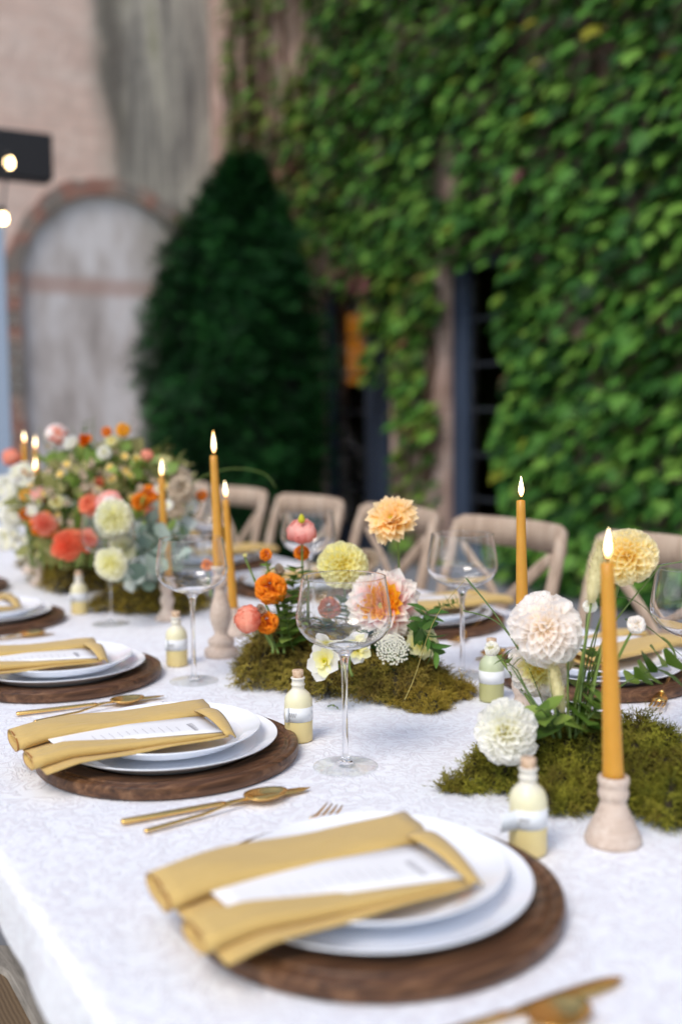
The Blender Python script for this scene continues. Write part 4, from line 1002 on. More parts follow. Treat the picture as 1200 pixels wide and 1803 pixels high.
h3 = on_z(390, 1155, 0); d3 = (h3 - Vector((0, 0, CAM_H))).dot(FW)
lit(None, (376, 803), d3, 0.165, 'tall', 'tall baluster candlestick left of the marigolds', 'tallest lit candle on the baluster candlestick', 0.0110, 0.0065, h3)
h4 = on_z(412, 1118, 0); d4 = (h4 - Vector((0, 0, CAM_H))).dot(FW)
lit(None, (397, 880), d4, 0.055, 'bell', 'low candlestick half hidden behind the baluster candlestick', 'lit candle just right of the tallest candle', 0.0105, 0.0062, h4)
h5 = on_z(295, 1092, 0); d5 = (h5 - Vector((0, 0, CAM_H))).dot(FW)
lit(None, (284, 842), d5, 0.082, 'mid', 'turned candlestick seen through the second wine glass', 'lit candle left of the tallest, in front of the orange flowers', 0.0110, 0.0065, h5)
for (bx_, by_, tx, ty, lab, hlab, dd) in ((56, 1008, 43, 782, 'leftmost of the three far lit candles', 'candlestick of the leftmost far candle', 0), (76, 1000, 62, 792, 'taller right one of the three far lit candles', 'candlestick of the taller right far candle', 0), (72, 1030, 62, 832, 'shortest of the three far lit candles', 'candlestick of the shortest far candle', 0)):
    hb = on_z(bx_, by_, 0); db = (hb - Vector((0, 0, CAM_H))).dot(FW)
    lit(None, (tx, ty), db, 0.09, 'mid', hlab, lab, 0.0125, 0.008, hb)

# ------------------------------------------------------------------ moss
mv = []; mf = []
for k in range(6):
    sgn = -1 if k % 2 else 1; x_ = 0.08 + 0.15 * k; bz = 0.25 * x_ * x_; b = len(mv)
    mv += [(x_ - 0.07, 0, bz), (x_ + 0.06, 0.0, bz + 0.03), (x_ + 0.16, sgn * (0.26 - 0.03 * k), bz + 0.10)]; mf.append((b, b + 1, b + 2))
b = len(mv); mv += [(0, -0.03, 0), (0, 0.03, 0), (1.05, 0, 0.28)]; mf.append((b, b + 1, b + 2))
def moss(label, blobs, n, size, mat, holes=()):
    t = thing('moss_clump', label, 'moss', (blobs[0][0], blobs[0][1], T))
    ox, oy = blobs[0][0], blobs[0][1]
    def H(x_, y_):
        h = -1
        for (cx_, cy_, rx, ry, hh) in blobs:
            a = math.atan2(y_ - cy_, x_ - cx_); k = 0.95 + 0.15 * math.sin(3 * a + cx_ * 50) + 0.10 * math.sin(7 * a + cy_ * 70) + 0.06 * math.sin(17 * a)
            d = ((x_ - cx_) / (rx * k)) ** 2 + ((y_ - cy_) / (ry * k)) ** 2
            if d < 1: h = max(h, hh * (1 - d) ** 0.45)
        if h < 0: return -1
        return 1.22 * h * (1 + 0.42 * math.sin(x_ * 95 + 3 * math.sin(y_ * 60)) * math.sin(y_ * 88 + 2 * math.sin(x_ * 47)) + 0.12 * math.sin(x_ * 230) * math.sin(y_ * 210 + x_ * 90)) 
    xs = [b[0] - b[2] * 1.2 for b in blobs] + [b[0] + b[2] * 1.2 for b in blobs]; ys = [b[1] - b[3] * 1.2 for b in blobs] + [b[1] + b[3] * 1.2 for b in blobs]
    xa, xb, ya, yb = min(xs), max(xs), min(ys), max(ys); N = 70; V = []; F = []; hg = {}
    for i in range(N + 1):
        for j in range(N + 1):
            x_ = xa + (xb - xa) * i / N; y_ = ya + (yb - ya) * j / N; h = H(x_, y_); hg[i, j] = h; V.append((x_ - ox, y_ - oy, max(0.0006, h * 0.8)))
    for i in range(N):
        for j in range(N):
            if min(hg[i, j], hg[i+1, j], hg[i, j+1], hg[i+1, j+1]) > 0: a = i * (N + 1) + j; F.append((a, a + N + 1, a + N + 2, a + 1))
    Geo().add(V, F).make('mat', EARTH, t)
    P_, N_, T_, S_ = [], [], [], []
    while len(P_) < n:
        x_ = random.uniform(xa, xb); y_ = random.uniform(ya, yb); h = H(x_, y_)
        if h < 0: continue
        e = 0.004; gx = (max(H(x_ + e, y_), 0) - max(H(x_ - e, y_), 0)) / (2 * e); gy = (max(H(x_, y_ + e), 0) - max(H(x_, y_ - e), 0)) / (2 * e)
        nn = Vector((-gx, -gy, 1)).normalized(); tt = Vector((random.gauss(0, 1), random.gauss(0, 1), random.gauss(0.1, 0.6))) + nn * 0.9 + Vector((-gx, -gy, 0)) * 0.5
        P_.append((x_ - ox, y_ - oy, max(0.001, h * random.uniform(0.5, 1.0)))); T_.append(tt); N_.append((nn + Vector((random.gauss(0, .5), random.gauss(0, .5), random.gauss(0, .5)))) ); S_.append(size * random.uniform(0.6, 1.35))
    for k in range(60):
        b = random.choice(blobs); a = random.uniform(0, 6.28); q = random.uniform(1.0, 1.3)
        P_.append((b[0] + b[2] * q * math.cos(a) - ox, b[1] + b[3] * q * math.sin(a) - oy, 0.0015)); T_.append((random.gauss(0, 1), random.gauss(0, 1), 0.1)); N_.append((0, 0, 1)); S_.append(size * random.uniform(0.3, 0.7))
    PX_ = np.array(P_); cell = 0.5 + 0.5 * np.sin(PX_[:, 0] * 130 + 2 * np.sin(PX_[:, 1] * 70)) * np.sin(PX_[:, 1] * 115 + PX_[:, 0] * 40); tn = np.clip(0.62 * cell + 0.38 * RNG.random(len(P_)), 0, 0.999)
    S_ = np.array(S_) * (0.8 + 0.5 * cell)
    A, P = frames(P_, N_, T_, S_)
    V = P[:, 2] + A[:, 2, 0]; P[:, 2] += np.maximum(0, 0.001 - np.minimum(V, P[:, 2]))
    o = scatter('sprigs', mv, mf, A, P, mat, tint=tn, along=[min(1, max(0, v_[0])) for v_ in mv], parent=t); o['kind'] = 'stuff'; return t, H
moss('olive moss bed of the middle flower arrangement, reaching behind the wine glass', [(0.805, 1.56, 0.095, 0.085, 0.066), (0.86, 1.45, 0.095, 0.10, 0.062), (0.90, 1.38, 0.085, 0.075, 0.045), (0.955, 1.49, 0.07, 0.07, 0.055)], 13000, 0.019, MOSS)
moss('small separate tuft of brownish moss in front of the middle arrangement', [(0.893, 1.285, 0.046, 0.036, 0.020), (0.950, 1.318, 0.045, 0.035, 0.022)], 3000, 0.012, MOSSB)
moss('bright green moss bed at right around the flower stems and candlestick', [(0.850, 0.965, 0.10, 0.075, 0.046), (0.90, 0.895, 0.095, 0.075, 0.050), (0.905, 0.815, 0.10, 0.075, 0.036), (0.805, 0.895, 0.055, 0.065, 0.026), (0.722, 0.972, 0.018, 0.012, 0.008)], 14000, 0.0175, MOSSG)
moss('golden moss under the big blurred arrangement at its near end', [(0.86, 2.33, 0.13, 0.125, 0.05)], 5000, 0.016, MOSSB)
moss('golden moss further back under the big arrangement at left', [(0.80, 2.75, 0.10, 0.17, 0.055), (0.88, 3.1, 0.12, 0.2, 0.05)], 5000, 0.018, MOSSB)

# ------------------------------------------------------------------ flowers, middle arrangement
CAMV = Vector((0, 0, CAM_H))
def toward(p, side=0.0, up=0.3): return ((CAMV - p).normalized() + RT * side + Vector((0, 0, up)))
def FL(name, label, px, py, rpx, d, mats, style='ball', n=90, side=0.0, up=0.3, stem=None, ind=True, flat=0.8, **kw):
    p = at_depth(px, py, d); rad = rpx / FPX * d
    st = on_z(stem[0], stem[1], stem[2]) if stem else None
    if stem and len(stem) > 3: st = at_depth(stem[0], stem[1], stem[3])
    return bloom(name, label, p, toward(p, side, up), rad, mats, style, n, st, ind, flat=flat, **kw)
FL('dahlia', 'large open pink and white dahlia with golden centre, right of the wine glass', 676, 1066, 64, 1.66, [PGY, PGY, PGY, PPK, PPK, PPK, PPK, PPK], 'open', 110, -0.15, 0.15, (690, 1190, 0, 1.68))
FL('ball_dahlia', 'lemon yellow ball dahlia above the rim of the foreground wine glass', 604, 995, 42, 1.72, [PLY], 'ball', 95, 0.1, 0.1, (625, 1150, 0, 1.72))
FL('dahlia', 'peach dahlia on a tall bare stem in front of a chair', 690, 915, 46, 1.70, [PPE], 'open', 95, -0.55, 0.75, (675, 1130, 0, 1.70))
FL('ranunculus', 'pink ranunculus with green button top on a tall stem', 531, 935, 27, 1.74, [PPI], 'rose', 40, 0, 1.6, (534, 1120, 0, 1.74), flat=0.7)
FL('ranunculus', 'coral ranunculus facing left low beside the baluster candlestick', 434, 1090, 26, 1.66, [PCO], 'rose', 38, -0.9, 0.2, (480, 1150, 0, 1.68))
FL('marigold', 'full orange marigold left of the wine glass, upper one', 477, 1036, 29, 1.70, [POR], 'ruffle', 90, -0.2, 0.3, (500, 1150, 0, 1.70), ind=False)
FL('marigold', 'orange marigold low above the moss, right of the coral ranunculus', 470, 1096, 21, 1.68, [POR], 'ruffle', 70, 0, 0.2, (490, 1150, 0, 1.69), ind=False)
FL('marigold', 'small orange marigold on the stem below the pink ranunculus', 531, 973, 15, 1.78, [POR], 'ruffle', 50, 0, 1.0, (540, 1120, 0, 1.78), ind=False)
FL('marigold', 'tiny orange marigold at upper left of the middle arrangement', 468, 976, 12, 1.72, [POR], 'ruffle', 40, 0.4, 0.6, (505, 1110, 0, 1.72), ind=False)
FL('marigold', 'dull red marigold seen through the bowl of the wine glass', 578, 1072, 22, 1.72, [PMR, POR], 'ruffle', 60, 0, 0.2, (590, 1150, 0, 1.72), ind=False)
FL('flower_bud', 'small yellow bud on a thin stem left of the marigolds', 431, 980, 6, 1.74, [PLY], 'cup', 8, 0, 1.0, (490, 1110, 0, 1.74), ind=False)
FL('garden_flower', 'pale yellow open flower low under the bowl of the wine glass', 572, 1163, 36, 1.545, [PLY, PW], 'wide', 13, -0.35, 0.0, (610, 1190, 0, 1.6))
FL('garden_flower', 'pale yellow flower half hidden right of the glass stem', 628, 1145, 26, 1.58, [PLY, PW], 'wide', 13, 0.4, 0.0, (620, 1190, 0, 1.6))
FL('garden_flower', 'lemon flower low at the right end of the middle arrangement', 742, 1132, 30, 1.64, [PLY], 'wide', 20, 0.3, 0.0, (710, 1190, 0, 1.66))
FL('garden_flower', 'small cream flower beside the coral ranunculus', 458, 1078, 15, 1.68, [PTA], 'cup', 9, 0.2, 0.4, (480, 1140, 0, 1.69), ind=False)
FL('garden_flower', 'small cream flower above the upper marigold', 492, 1010, 16, 1.74, [PTA], 'cup', 10, 0.0, 0.8, (505, 1110, 0, 1.74), ind=False)
FL('small_orange_flower', 'small orange flower seen through the second wine glass', 366, 996, 12, 2.05, [POR], 'ruffle', 40, 0, 0.2, (372, 1050, 0, 2.05), ind=False)
FL('ball_dahlia', 'pale greenish dahlia across the table behind the lemon dahlia', 646, 985, 20, 2.3, [PTA], 'ball', 60, 0.1, 0.1, (650, 1040, 0, 2.3), ind=False)
rq = next(o for o in bpy.data.objects if o.get('label') == 'pink ranunculus with green button top on a tall stem')
rn = toward(rq.location, 0, 1.6).normalized(); Geo().lathe([(0.0005, -0.004), (0.005, -0.002), (0.006, 0.003), (0.0035, 0.009), (0.0005, 0.012)], 12, rn * 0.020).make('green_button', EYE, rq)
# lace flower: heads of tiny white florets
p = at_depth(690, 1142, 1.60); t = thing('lace_flower', 'flat cluster of tiny white florets under the pink dahlia', 'flower', p)
fv, ff, fa = petal_t(0.5, 0.4, 0.1, 0.5, 2, 2); Pp, Np, Tp, Sp = [], [], [], []
fn, fu, fw_ = basis(toward(p, 0.1, 0.4))
for k in range(150):
    a = k * 2.4; rr_ = 0.025 * math.sqrt((k + .5) / 150) * random.uniform(0.9, 1.1); c = fu * math.cos(a) * rr_ + fw_ * math.sin(a) * rr_ + fn * (0.008 - rr_ * rr_ * 14)
    for q in range(5): b = q * 1.257 + k; Pp.append(c); Tp.append(fu * math.cos(b) + fw_ * math.sin(b) + fn * 0.2); Np.append(fn); Sp.append(0.0021)
A, P = frames(Pp, Np, Tp, Sp); o = scatter('florets', fv, ff, A, P, PW, along=fa, parent=t, smooth=True); o['kind'] = 'stuff'
g = Geo(); base = at_depth(688, 1195, 1.63) - p
for k in range(0, 70, 5):
    a = k * 2.4; rr_ = 0.022 * math.sqrt((k + .5) / 70); g.tube([fu * math.cos(a) * rr_ + fw_ * math.sin(a) * rr_ + fn * 0.004, -fn * 0.02 + base * 0.3, base], 0.0006, 4)
g.make('stalks', STEM, t)

lv, lf = leaf_t(0.22, 0.2, 0.25); lvb, lfb = leaf_t(0.4, 0.2, 0.2)
def spray(name, label, pts, nleaf, size, mat, broad=False, cat='foliage', stem_r=0.0012, parent=None, start=0.15, stem=STEMD, ind=True):
    """a leafy sprig: curved stem with leaves along it"""
    t = thing(name, label, cat, pts[0]); P0 = Vector(pts[0]); pts = [Vector(q) - P0 for q in pts]
    def at(s):
        f = s * (len(pts) - 1); i = min(int(f), len(pts) - 2); return pts[i].lerp(pts[i + 1], f - i), (pts[i + 1] - pts[i]).normalized()
    dense = [at(k / 10)[0] for k in range(11)]
    Geo().tube(dense, [stem_r * (1 - 0.06 * k) for k in range(11)], 6).make('stem', stem, t)
    me = mesh_np('leaf', lvb if broad else lv, lfb if broad else lf, mat, {'tint': np.zeros(15)}, True)
    for k in range(nleaf):
        s = start + (1 - start) * (k + 0.5) / nleaf; c, d = at(s); side = d.orthogonal().normalized(); side.rotate(Matrix.Rotation(k * 2.4 + random.uniform(-.4, .4), 3, d))
        x_ = (d * 0.7 + side).normalized(); z_ = (side * -0.6 + d + Vector((0, 0, 0.6))).normalized()
        A, P = frames([c], [z_], [x_], [size * random.uniform(0.7, 1.2)]); o = bpy.data.objects.new('leaf', me); COL.objects.link(o); o.parent = t
        o.matrix_basis = Matrix([list(A[0][r_]) + [P[0][r_]] for r_ in range(3)] + [[0, 0, 0, 1]])
    return t
def line(pxs): return [at_depth(*q) for q in pxs]
spray('leafy_sprig', 'feathery green sprig right of the pink dahlia', line([(720, 1160, 1.66), (738, 1110, 1.64), (752, 1075, 1.62)]), 20, 0.030, LEAFD)
spray('leafy_sprig', 'fine green sprig reaching right towards the far plate', line([(725, 1110, 1.68), (765, 1070, 1.68), (806, 1060, 1.68)]), 22, 0.020, LEAFG)
spray('leafy_sprig', 'dark green leaves drooping over the lemon flower at right', line([(722, 1095, 1.62), (745, 1110, 1.6), (765, 1150, 1.6)]), 14, 0.032, LEAFD)
spray('leafy_sprig', 'leafy green stems behind the orange marigolds', line([(500, 1150, 1.76), (512, 1080, 1.76), (520, 1000, 1.76)]), 26, 0.035, LEAFG, True)
spray('leafy_sprig', 'bushy green leaves between marigold and wine glass', line([(520, 1160, 1.72), (505, 1100, 1.70), (498, 1050, 1.70)]), 26, 0.030, LEAFG, True)
spray('leafy_sprig', 'thin leafy stem left of the pink ranunculus', line([(505, 1120, 1.76), (480, 1030, 1.76), (470, 985, 1.74)]), 14, 0.018, LEAFG)
spray('leafy_sprig', 'leaves low behind the wine glass bowl', line([(560, 1160, 1.72), (570, 1110, 1.72), (600, 1060, 1.74)]), 26, 0.032, LEAFD, True)
spray('leafy_sprig', 'leaves under the pink dahlia in the middle arrangement', line([(640, 1170, 1.70), (650, 1130, 1.68), (690, 1110, 1.68)]), 24, 0.030, LEAFD, True)
spray('leafy_sprig', 'green leaf tips behind the lace flower', line([(660, 1180, 1.64), (700, 1160, 1.64), (730, 1150, 1.64)]), 18, 0.025, LEAFD)
spray('leafy_sprig', 'scrap of green leaf lying on the cloth behind the foreground glass', [on_z(576, 1244, 0.003), on_z(585, 1241, 0.005), on_z(594, 1245, 0.003)], 4, 0.009, LEAFG)

def blade(name, label, pxs, r=0.0011, mat=STEMD):
    P = line(pxs); n = 24; pts = []
    for k in range(n + 1):
        f = k / n * (len(P) - 1); i = min(int(f), len(P) - 2); u_ = f - i
        p0 = P[max(i - 1, 0)]; p1 = P[i]; p2 = P[i + 1]; p3 = P[min(i + 2, len(P) - 1)]
        pts.append(0.5 * ((2 * p1) + (p2 - p0) * u_ + (2 * p0 - 5 * p1 + 4 * p2 - p3) * u_ ** 2 + (3 * p1 - p0 - 3 * p2 + p3) * u_ ** 3))
    o0 = pts[0]; g = Geo().tube([q - o0 for q in pts], [r * (1 - 0.65 * k / n) for k in range(n + 1)], 6)
    o = g.make(name, mat); o.location = o0; return tag(o, label, 'grass')
blade('grass_or_flower_stem', 'thin dry grass arching from the moss tuft up towards the right glass', [(712, 1232, 1.5), (730, 1190, 1.5), (765, 1090, 1.42), (820, 1018, 1.36)], 0.0008, STRAW)
blade('grass_or_flower_stem', 'long green grass blade slanting down to the right flower stems', [(820, 1018, 1.36), (870, 1080, 1.33), (925, 1165, 1.30), (970, 1280, 1.27)], 0.0012)
blade('grass_or_flower_stem', 'second grass blade curving low behind the blush dahlia', [(815, 1075, 1.38), (880, 1100, 1.34), (935, 1190, 1.30), (975, 1290, 1.27)], 0.0010)
blade('grass_or_flower_stem', 'yellow green grass bending from behind the near candle to the right edge', [(1010, 1290, 1.26), (1045, 1120, 1.28), (1100, 1020, 1.28), (1215, 985, 1.28)], 0.0014, STEM)
blade('grass_or_flower_stem', 'straight yellow green stem leaning right behind the near candle', [(1015, 1290, 1.26), (1060, 1130, 1.28), (1150, 1010, 1.28), (1160, 995, 1.28)], 0.0015, STEM)
blade('grass_or_flower_stem', 'green stem running down to the right past the small scabious', [(1100, 1090, 1.30), (1140, 1105, 1.30), (1205, 1160, 1.30)], 0.0011)
blade('grass_or_flower_stem', 'thin grass curve left of the far wine glass at right', [(1020, 1280, 1.27), (1060, 1080, 1.28), (1110, 1055, 1.28), (1175, 1110, 1.28)], 0.0009)

# ------------------------------------------------------------------ flowers, right arrangement
FL('ball_dahlia', 'white ball dahlia lying on the moss behind the nearest bottle', 888, 1288, 54, 1.19, [PW], 'ball', 140, -0.45, 0.15, (930, 1310, 0, 1.24))
FL('ball_dahlia', 'blush white ball dahlia in front of the tall candle', 960, 1103, 62, 1.25, [PPW], 'ball', 150, 0.0, 0.55, (985, 1290, 0, 1.25), flat=0.62)
FL('ball_dahlia', 'cream dahlia half hidden below the blush white one', 948, 1178, 50, 1.31, [PLY, PPW, PPW, PPW], 'ball', 130, 0.1, 0.2, (985, 1290, 0, 1.29))
FL('ball_dahlia', 'cream yellow dahlia high at right beside the near candle flame', 1104, 979, 50, 1.24, [PCY], 'ball', 130, 0.1, 0.2, (1020, 1290, 0, 1.26), flat=0.75)
FL('scabious', 'small white scabious bud left of the near candle', 1038, 1067, 13, 1.24, [PW], 'ruffle', 60, 0, 0.9, (1005, 1290, 0, 1.25), ind=False)
FL('scabious', 'small blush scabious right of the near candle', 1119, 1100, 17, 1.24, [PPW], 'ruffle', 80, 0.3, 0.1, (1030, 1290, 0, 1.26), ind=False)
FL('scabious', 'small white scabious in front of the greenish bottle', 865, 1142, 14, 1.33, [PW], 'ruffle', 60, -0.5, 0.2, (960, 1280, 0, 1.28), ind=False)
def bunny(label, px0, px1, rpx, d):
    a = at_depth(*px0, d); b = at_depth(*px1, d); t = thing('bunny_tail_grass', label, 'grass', a); ax = b - a; L = ax.length; n_, u, v = basis(ax)
    rad = rpx / FPX * d; Geo().tube([n_ * L * q for q in (0, .2, .5, .8, 1)], [rad * .3, rad * .62, rad * .68, rad * .45, rad * .1], 10).make('seed_head', FUZZ, t)
    hv = [(0, -0.02, 0), (0, 0.02, 0), (1, 0, 0.1)]; hf = [(0, 1, 2)]; P_, N_, T_ = [], [], []
    for k in range(1400):
        q = random.random(); an = random.uniform(0, 6.28); rd = u * math.cos(an) + v * math.sin(an); rr_ = rad * 0.6 * math.sin(math.pi * (0.1 + 0.85 * q)); P_.append(n_ * L * q + rd * rr_); T_.append(n_ * 1.6 + rd); N_.append((random.gauss(0, 1), random.gauss(0, 1), random.gauss(0, 1)))
    A, P = frames(P_, N_, T_, np.full(1400, rad * 1.0)); o = scatter('hairs', hv, hf, A, P, FUZZ, parent=t); o['kind'] = 'stuff'
    e = at_depth(1000, 1290, 1.26) - a; Geo().tube([Vector((0, 0, 0)), e * 0.3 - n_ * 0.02, e], 0.0012, 6).make('stem', STEM, t)
bunny('fluffy pale bunny tail grass left of the near candle flame', (1040, 1062), (1056, 955), 17, 1.23)
bunny('tan bunny tail grass low below the blush dahlia', (990, 1255), (970, 1170), 13, 1.24)
bunny('pale green bunny tail behind the stems at right', (1000, 1180), (1003, 1135), 10, 1.29)
STP = [((985, 1300), (965, 1150), 'thick green stem under the blush dahlia'), ((1003, 1300), (1000, 1140), 'upright green stem in the middle of the right arrangement'),
       ((1012, 1300), (1032, 1080), 'green stem rising to the white scabious bud'), ((1022, 1295), (1072, 1110), 'green stem leaning right behind the near candle'),
       ((975, 1300), (900, 1175), 'brownish thin stem leaning left to the bottle'), ((1030, 1290), (1085, 1030), 'yellow stem of the cream yellow dahlia')]
for k, (a, b, lab) in enumerate(STP): blade('grass_or_flower_stem', lab, [(a[0], a[1], 1.24), ((a[0] + b[0]) / 2 + (-1) ** k * 3, (a[1] + b[1]) / 2, 1.25), (b[0], b[1], 1.26)], 0.0021, STEM if k % 2 else STEMD)['category'] = 'stalk'  # these are flower stems, not grass, drawn with the grass blade function
spray('leafy_sprig', 'pointed green leaves right of the near candle in front of the far plate', line([(1055, 1235, 1.25), (1110, 1195, 1.24), (1160, 1175, 1.24), (1195, 1160, 1.24)]), 9, 0.042, LEAFG, True, start=0.25)
spray('leafy_sprig', 'green leaves around the foot of the stems, left side', line([(985, 1300, 1.24), (970, 1270, 1.23), (945, 1240, 1.22)]), 8, 0.034, LEAFG, True)
spray('leafy_sprig', 'green leaves around the foot of the stems, right side', line([(1010, 1300, 1.24), (1035, 1265, 1.23), (1060, 1235, 1.23)]), 12, 0.036, LEAFG, True)
spray('leafy_sprig', 'upright leaves among the stems behind the near candle', line([(1005, 1290, 1.27), (1030, 1210, 1.27), (1045, 1140, 1.27)]), 10, 0.032, LEAFG, True)
spray('leafy_sprig', 'small pale buds on a twig below the greenish bottle', line([(955, 1275, 1.27), (910, 1180, 1.29), (880, 1155, 1.30)]), 7, 0.014, LEAFG, True, start=0.6)

# ------------------------------------------------------------------ big arrangement at left
BIG = [  # kind, colour words, px, py, r, depth, mats, style, n
 ('ball_dahlia', 'pale greenish white ball dahlia at the front of the big arrangement', 200, 912, 35, 2.35, [PGR], 'ball', 120),
 ('ball_dahlia', 'pale lemon dahlia low at the front, behind the blurred glass', 195, 992, 30, 2.30, [PGR], 'ball', 100),
 ('ball_dahlia', 'pale lemon dahlia just above the low one at the front', 216, 964, 24, 2.40, [PGR], 'ball', 80),
 ('coral_dahlia', 'coral red dahlia low at left beside the blurred glass', 120, 958, 32, 2.42, [PRC], 'ball', 100),
 ('coral_dahlia', 'coral dahlia seen through the blurred glass bowl', 152, 950, 24, 2.50, [PRC], 'ball', 80),
 ('coral_dahlia', 'soft orange dahlia further left of the coral red one', 79, 923, 27, 2.65, [PCO, POR], 'ball', 90),
 ('coral_dahlia', 'bright coral flower above the greenish dahlia, left of it', 158, 890, 24, 2.60, [PRC], 'ruffle', 80),
 ('coral_dahlia', 'bright coral flower upper middle of the big arrangement', 176, 858, 22, 2.75, [PRC], 'ruffle', 80),
 ('coral_dahlia', 'muted coral flower near the top right of the arrangement', 232, 832, 24, 2.8, [PCO], 'ruffle', 80),
 ('coral_dahlia', 'small coral flower near the top beside a tan bud', 207, 826, 15, 2.8, [PRC], 'ruffle', 60),
 ('ranunculus', 'pale pink flower behind the greenish white dahlia', 193, 886, 27, 2.45, [PPW, PPI], 'rose', 40),
 ('marigold', 'vivid orange marigold left of the left candle', 262, 872, 20, 2.6, [POR], 'ruffle', 80),
 ('marigold', 'vivid orange marigold just below left of the other one', 247, 884, 17, 2.55, [POR], 'ruffle', 70),
 ('coral_dahlia', 'coral flower low behind the left candle', 272, 905, 20, 2.6, [PRC], 'ruffle', 70),
 ('garden_flower', 'orange cup flower at the very top of the arrangement', 149, 779, 17, 2.7, [POR], 'cup', 10),
 ('garden_flower', 'white flower at the top left of the arrangement', 128, 784, 18, 2.7, [PW], 'cup', 14),
 ('garden_flower', 'peach flower high above the three far candles', 101, 764, 21, 2.8, [PCO, PPW], 'rose', 34),
 ('marigold', 'small orange flower on a thin stem at the top', 188, 760, 10, 2.7, [POR], 'ruffle', 40),
 ('marigold', 'golden yellow flower on a thin stem at the top right', 217, 757, 14, 2.7, [PGY], 'ruffle', 50),
 ('garden_flower', 'lemon small flower below the golden yellow one', 196, 776, 11, 2.7, [PLY], 'ruffle', 40),
 ('garden_flower', 'flat white flower below the small lemon one', 184, 797, 14, 2.7, [PW], 'ruffle', 40),
 ('flower_bud', 'peach bud near the top right of the arrangement', 259, 801, 12, 2.7, [PCO], 'rose', 20),
 ('garden_flower', 'peach pink flower left of the far candles, at the left edge', 20, 804, 17, 3.2, [PCO], 'rose', 34),
 ('garden_flower', 'white flower cluster at the left edge, upper one', 12, 858, 25, 3.1, [PW], 'ruffle', 80),
 ('garden_flower', 'white flower cluster at the left edge, middle one', 22, 905, 26, 3.0, [PW], 'ruffle', 80),
 ('garden_flower', 'white flower cluster at the left edge, lowest one', 10, 948, 24, 2.95, [PW], 'ruffle', 80),
 ('marigold', 'orange flower left of the soft orange dahlia, upper one', 45, 872, 11, 2.8, [PGY], 'ruffle', 40),
 ('marigold', 'orange flower left of the soft orange dahlia, lower one', 45, 906, 12, 2.8, [POR], 'ruffle', 40),
 ('garden_flower', 'dusty pink flower between orange flower and candles', 68, 870, 16, 2.8, [PPI], 'rose', 30),
 ('garden_flower', 'peach flower behind the three far candles', 92, 836, 17, 2.9, [PPE], 'ruffle', 50),
 ('garden_flower', 'dusty cream flower right of the left candle', 320, 862, 27, 2.6, [PTA], 'ruffle', 80),
 ('garden_flower', 'dusty cream flower above the other dusty one', 318, 838, 20, 2.7, [PTA], 'ruffle', 70),
 ('garden_flower', 'cream flower right of the left candle, lower down', 308, 898, 20, 2.6, [PTA, PLY], 'ruffle', 60),
 ('garden_flower', 'cream small flower in the upper middle of the arrangement', 130, 822, 15, 2.8, [PTA], 'ruffle', 50),
 ('garden_flower', 'pale yellow small flower in the upper middle', 158, 818, 14, 2.8, [PLY], 'ruffle', 50),
 ('garden_flower', 'pale yellow flower left of centre of the arrangement', 100, 884, 14, 2.7, [PLY], 'ruffle', 50),
 ('marigold', 'small orange flower behind the second wine glass at right', 355, 872, 11, 2.75, [POR], 'ruffle', 40)]
for (nm, lab, px, py, rp, d, mats, sty, n) in BIG:
    d -= 0.14; rp = rp * (0.86 if nm == 'coral_dahlia' else 0.95)
    FL(nm, lab, px, py, rp, d, mats, sty, n, random.uniform(-0.3, 0.3), 0.4, (min(max(px + random.uniform(-20, 20), 60), 270) if px < 300 else 250, 1000, 0, d + 0.05), ind=False)
# filler leaves of the big arrangement: one mass nobody could count, plus named sprays
def filler(label, cs, n, size, mat, nm='filler_foliage'):
    Pp, Np, Tp, Sp = [], [], [], []; o0 = at_depth(cs[0][0], cs[0][1], cs[0][4])
    tot = sum(c[2] * c[3] for c in cs)
    for (px, py, rx, ry, d) in cs:
        for k in range(int(n * rx * ry / tot)):
            a = random.uniform(0, 6.28); r_ = math.sqrt(random.random()); p = at_depth(px + rx * r_ * math.cos(a), py + ry * r_ * math.sin(a), d + random.gauss(0, 0.09))
            if p.z < T + 0.005: continue
            Pp.append(p - o0); Tp.append((random.gauss(0, .7), random.gauss(0, .7), random.gauss(.6, .6))); Np.append((random.gauss(0, .7), random.gauss(-.5, .7), random.gauss(.5, .6))); Sp.append(size * random.uniform(0.6, 1.3))
    A, P = frames(Pp, Np, Tp, Sp); o = scatter(nm, lvb, lfb, A, P, mat, smooth=True); o.location = o0; return tag(o, label, 'foliage', kind='stuff')
filler('mixed olive green leaves filling the big arrangement', [(170, 880, 110, 75, 2.75), (190, 820, 90, 35, 2.85), (100, 900, 70, 60, 2.8), (250, 900, 60, 70, 2.75), (300, 850, 45, 40, 2.75), (110, 960, 60, 45, 2.75)], 1300, 0.036, OLIVE)
filler('fresh green leaves through the big arrangement', [(200, 850, 95, 60, 2.7), (150, 820, 80, 30, 2.8), (260, 930, 55, 45, 2.55), (150, 900, 90, 60, 2.8)], 520, 0.036, LEAFG)
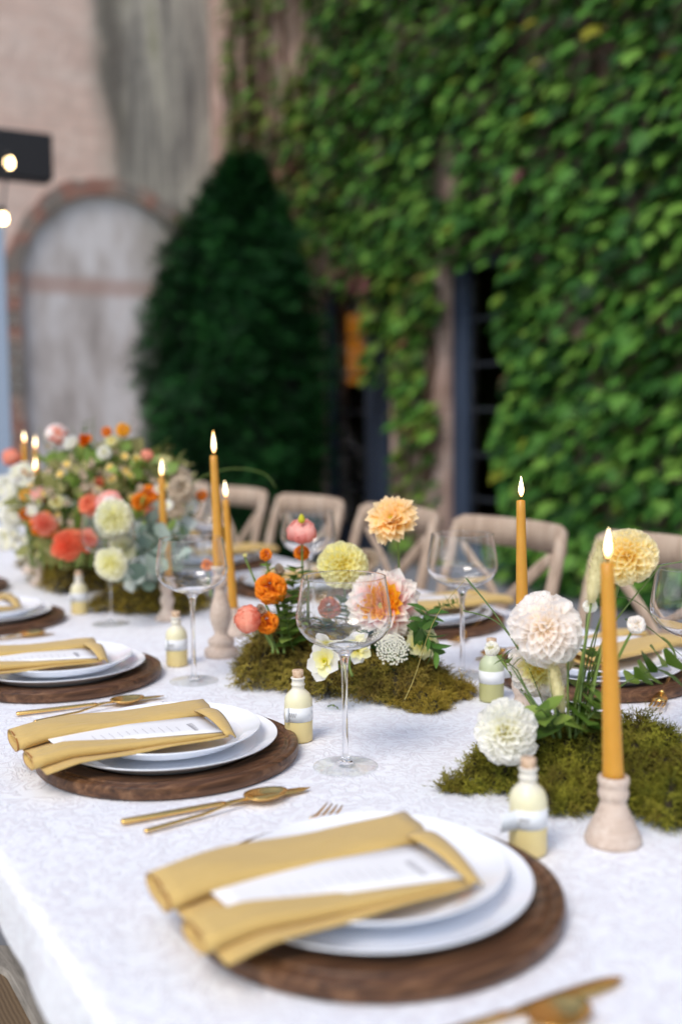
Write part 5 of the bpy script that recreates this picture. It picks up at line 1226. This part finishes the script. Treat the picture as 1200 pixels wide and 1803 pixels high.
def florets(label, cs, n, size, mat):
    tv_, tf_, al_ = petal_t(0.5, 0.5, 0.25, 0.5, 2, 2); Pp, Np, Tp, Sp = [], [], [], []; o0 = at_depth(cs[0][0], cs[0][1], cs[0][4]); tot = sum(c[2] * c[3] for c in cs)
    for (px, py, rx, ry, d) in cs:
        for k in range(int(n * rx * ry / tot)):
            a = random.uniform(0, 6.28); r_ = math.sqrt(random.random()); p = at_depth(px + rx * r_ * math.cos(a), py + ry * r_ * math.sin(a), d + random.gauss(0, 0.05)); nn, uu, vv = basis(toward(p, random.uniform(-.5, .5), 0.6))
            for q in range(6): b = q * 1.047 + k; Pp.append(p - o0); Tp.append(uu * math.cos(b) + vv * math.sin(b) + nn * 0.4); Np.append(nn); Sp.append(size * (0.8 + 0.4 * random.random()))
    A, P = frames(Pp, Np, Tp, Sp); o = scatter('small_blossoms', tv_, tf_, A, P, mat, along=al_, smooth=True); o.location = o0; return tag(o, label, 'flowers', kind='stuff')
florets('scattered small cream blossoms through the big arrangement', [(170, 860, 110, 70, 2.55), (110, 820, 60, 40, 2.65), (290, 860, 50, 50, 2.5)], 60, 0.010, PTA)
florets('scattered small peach blossoms through the big arrangement', [(150, 860, 100, 60, 2.55), (240, 850, 60, 50, 2.55)], 22, 0.012, PPE)
florets('scattered small white blossoms at the left of the big arrangement', [(40, 900, 45, 80, 2.75), (90, 870, 50, 60, 2.7), (300, 890, 40, 40, 2.5)], 90, 0.014, PW)
filler('silvery sage leaves at the front of the big arrangement', [(262, 985, 42, 55, 2.40), (275, 940, 35, 40, 2.46), (240, 1022, 40, 24, 2.32), (300, 960, 25, 40, 2.5)], 170, 0.042, SAGE)
for k, (x0_, y0_, x1_, y1_, lab) in enumerate([(150, 820, 128, 748, 'wispy grass at the top left of the big arrangement'), (172, 820, 166, 732, 'wispy grass at the top middle of the big arrangement'), (200, 820, 232, 742, 'wispy grass at the top right of the big arrangement'),
      (230, 830, 300, 770, 'wispy grass leaning right over the left candle'), (110, 840, 70, 752, 'wispy grass leaning left behind the far candles'), (250, 850, 330, 806, 'low wispy grass leaning right towards the chairs')]):
    blade('grass_or_flower_stem', lab, [(x0_, y0_, 2.7), ((x0_ + x1_) / 2 - 4, (y0_ + y1_) / 2, 2.68), (x1_, y1_, 2.66)], 0.0016, STEM)
for k, (a, b, c, lab, mt) in enumerate([((165, 850), (150, 790), (150, 740), 'tall green spike above the orange cup flower', LEAFG), ((280, 860), (285, 820), (292, 785), 'olive plume rising above the left candle', OLIVE),
      ((215, 850), (218, 800), (217, 765), 'thin stem under the golden yellow flower', LEAFG), ((120, 860), (125, 820), (127, 795), 'leafy stem under the white top flower', LEAFG), ((240, 860), (250, 830), (262, 800), 'leafy stem under the peach bud', OLIVE)]):
    spray('leafy_sprig', lab, line([(*a, 2.72), (*b, 2.72), (*c, 2.72)]), 16, 0.03, mt)
blade('grass_or_flower_stem', 'long green grass arching right above the chairs from the big arrangement', [(300, 900, 2.5), (340, 850, 2.45), (400, 826, 2.4), (460, 832, 2.35), (486, 858, 2.3)], 0.0014, STEM)
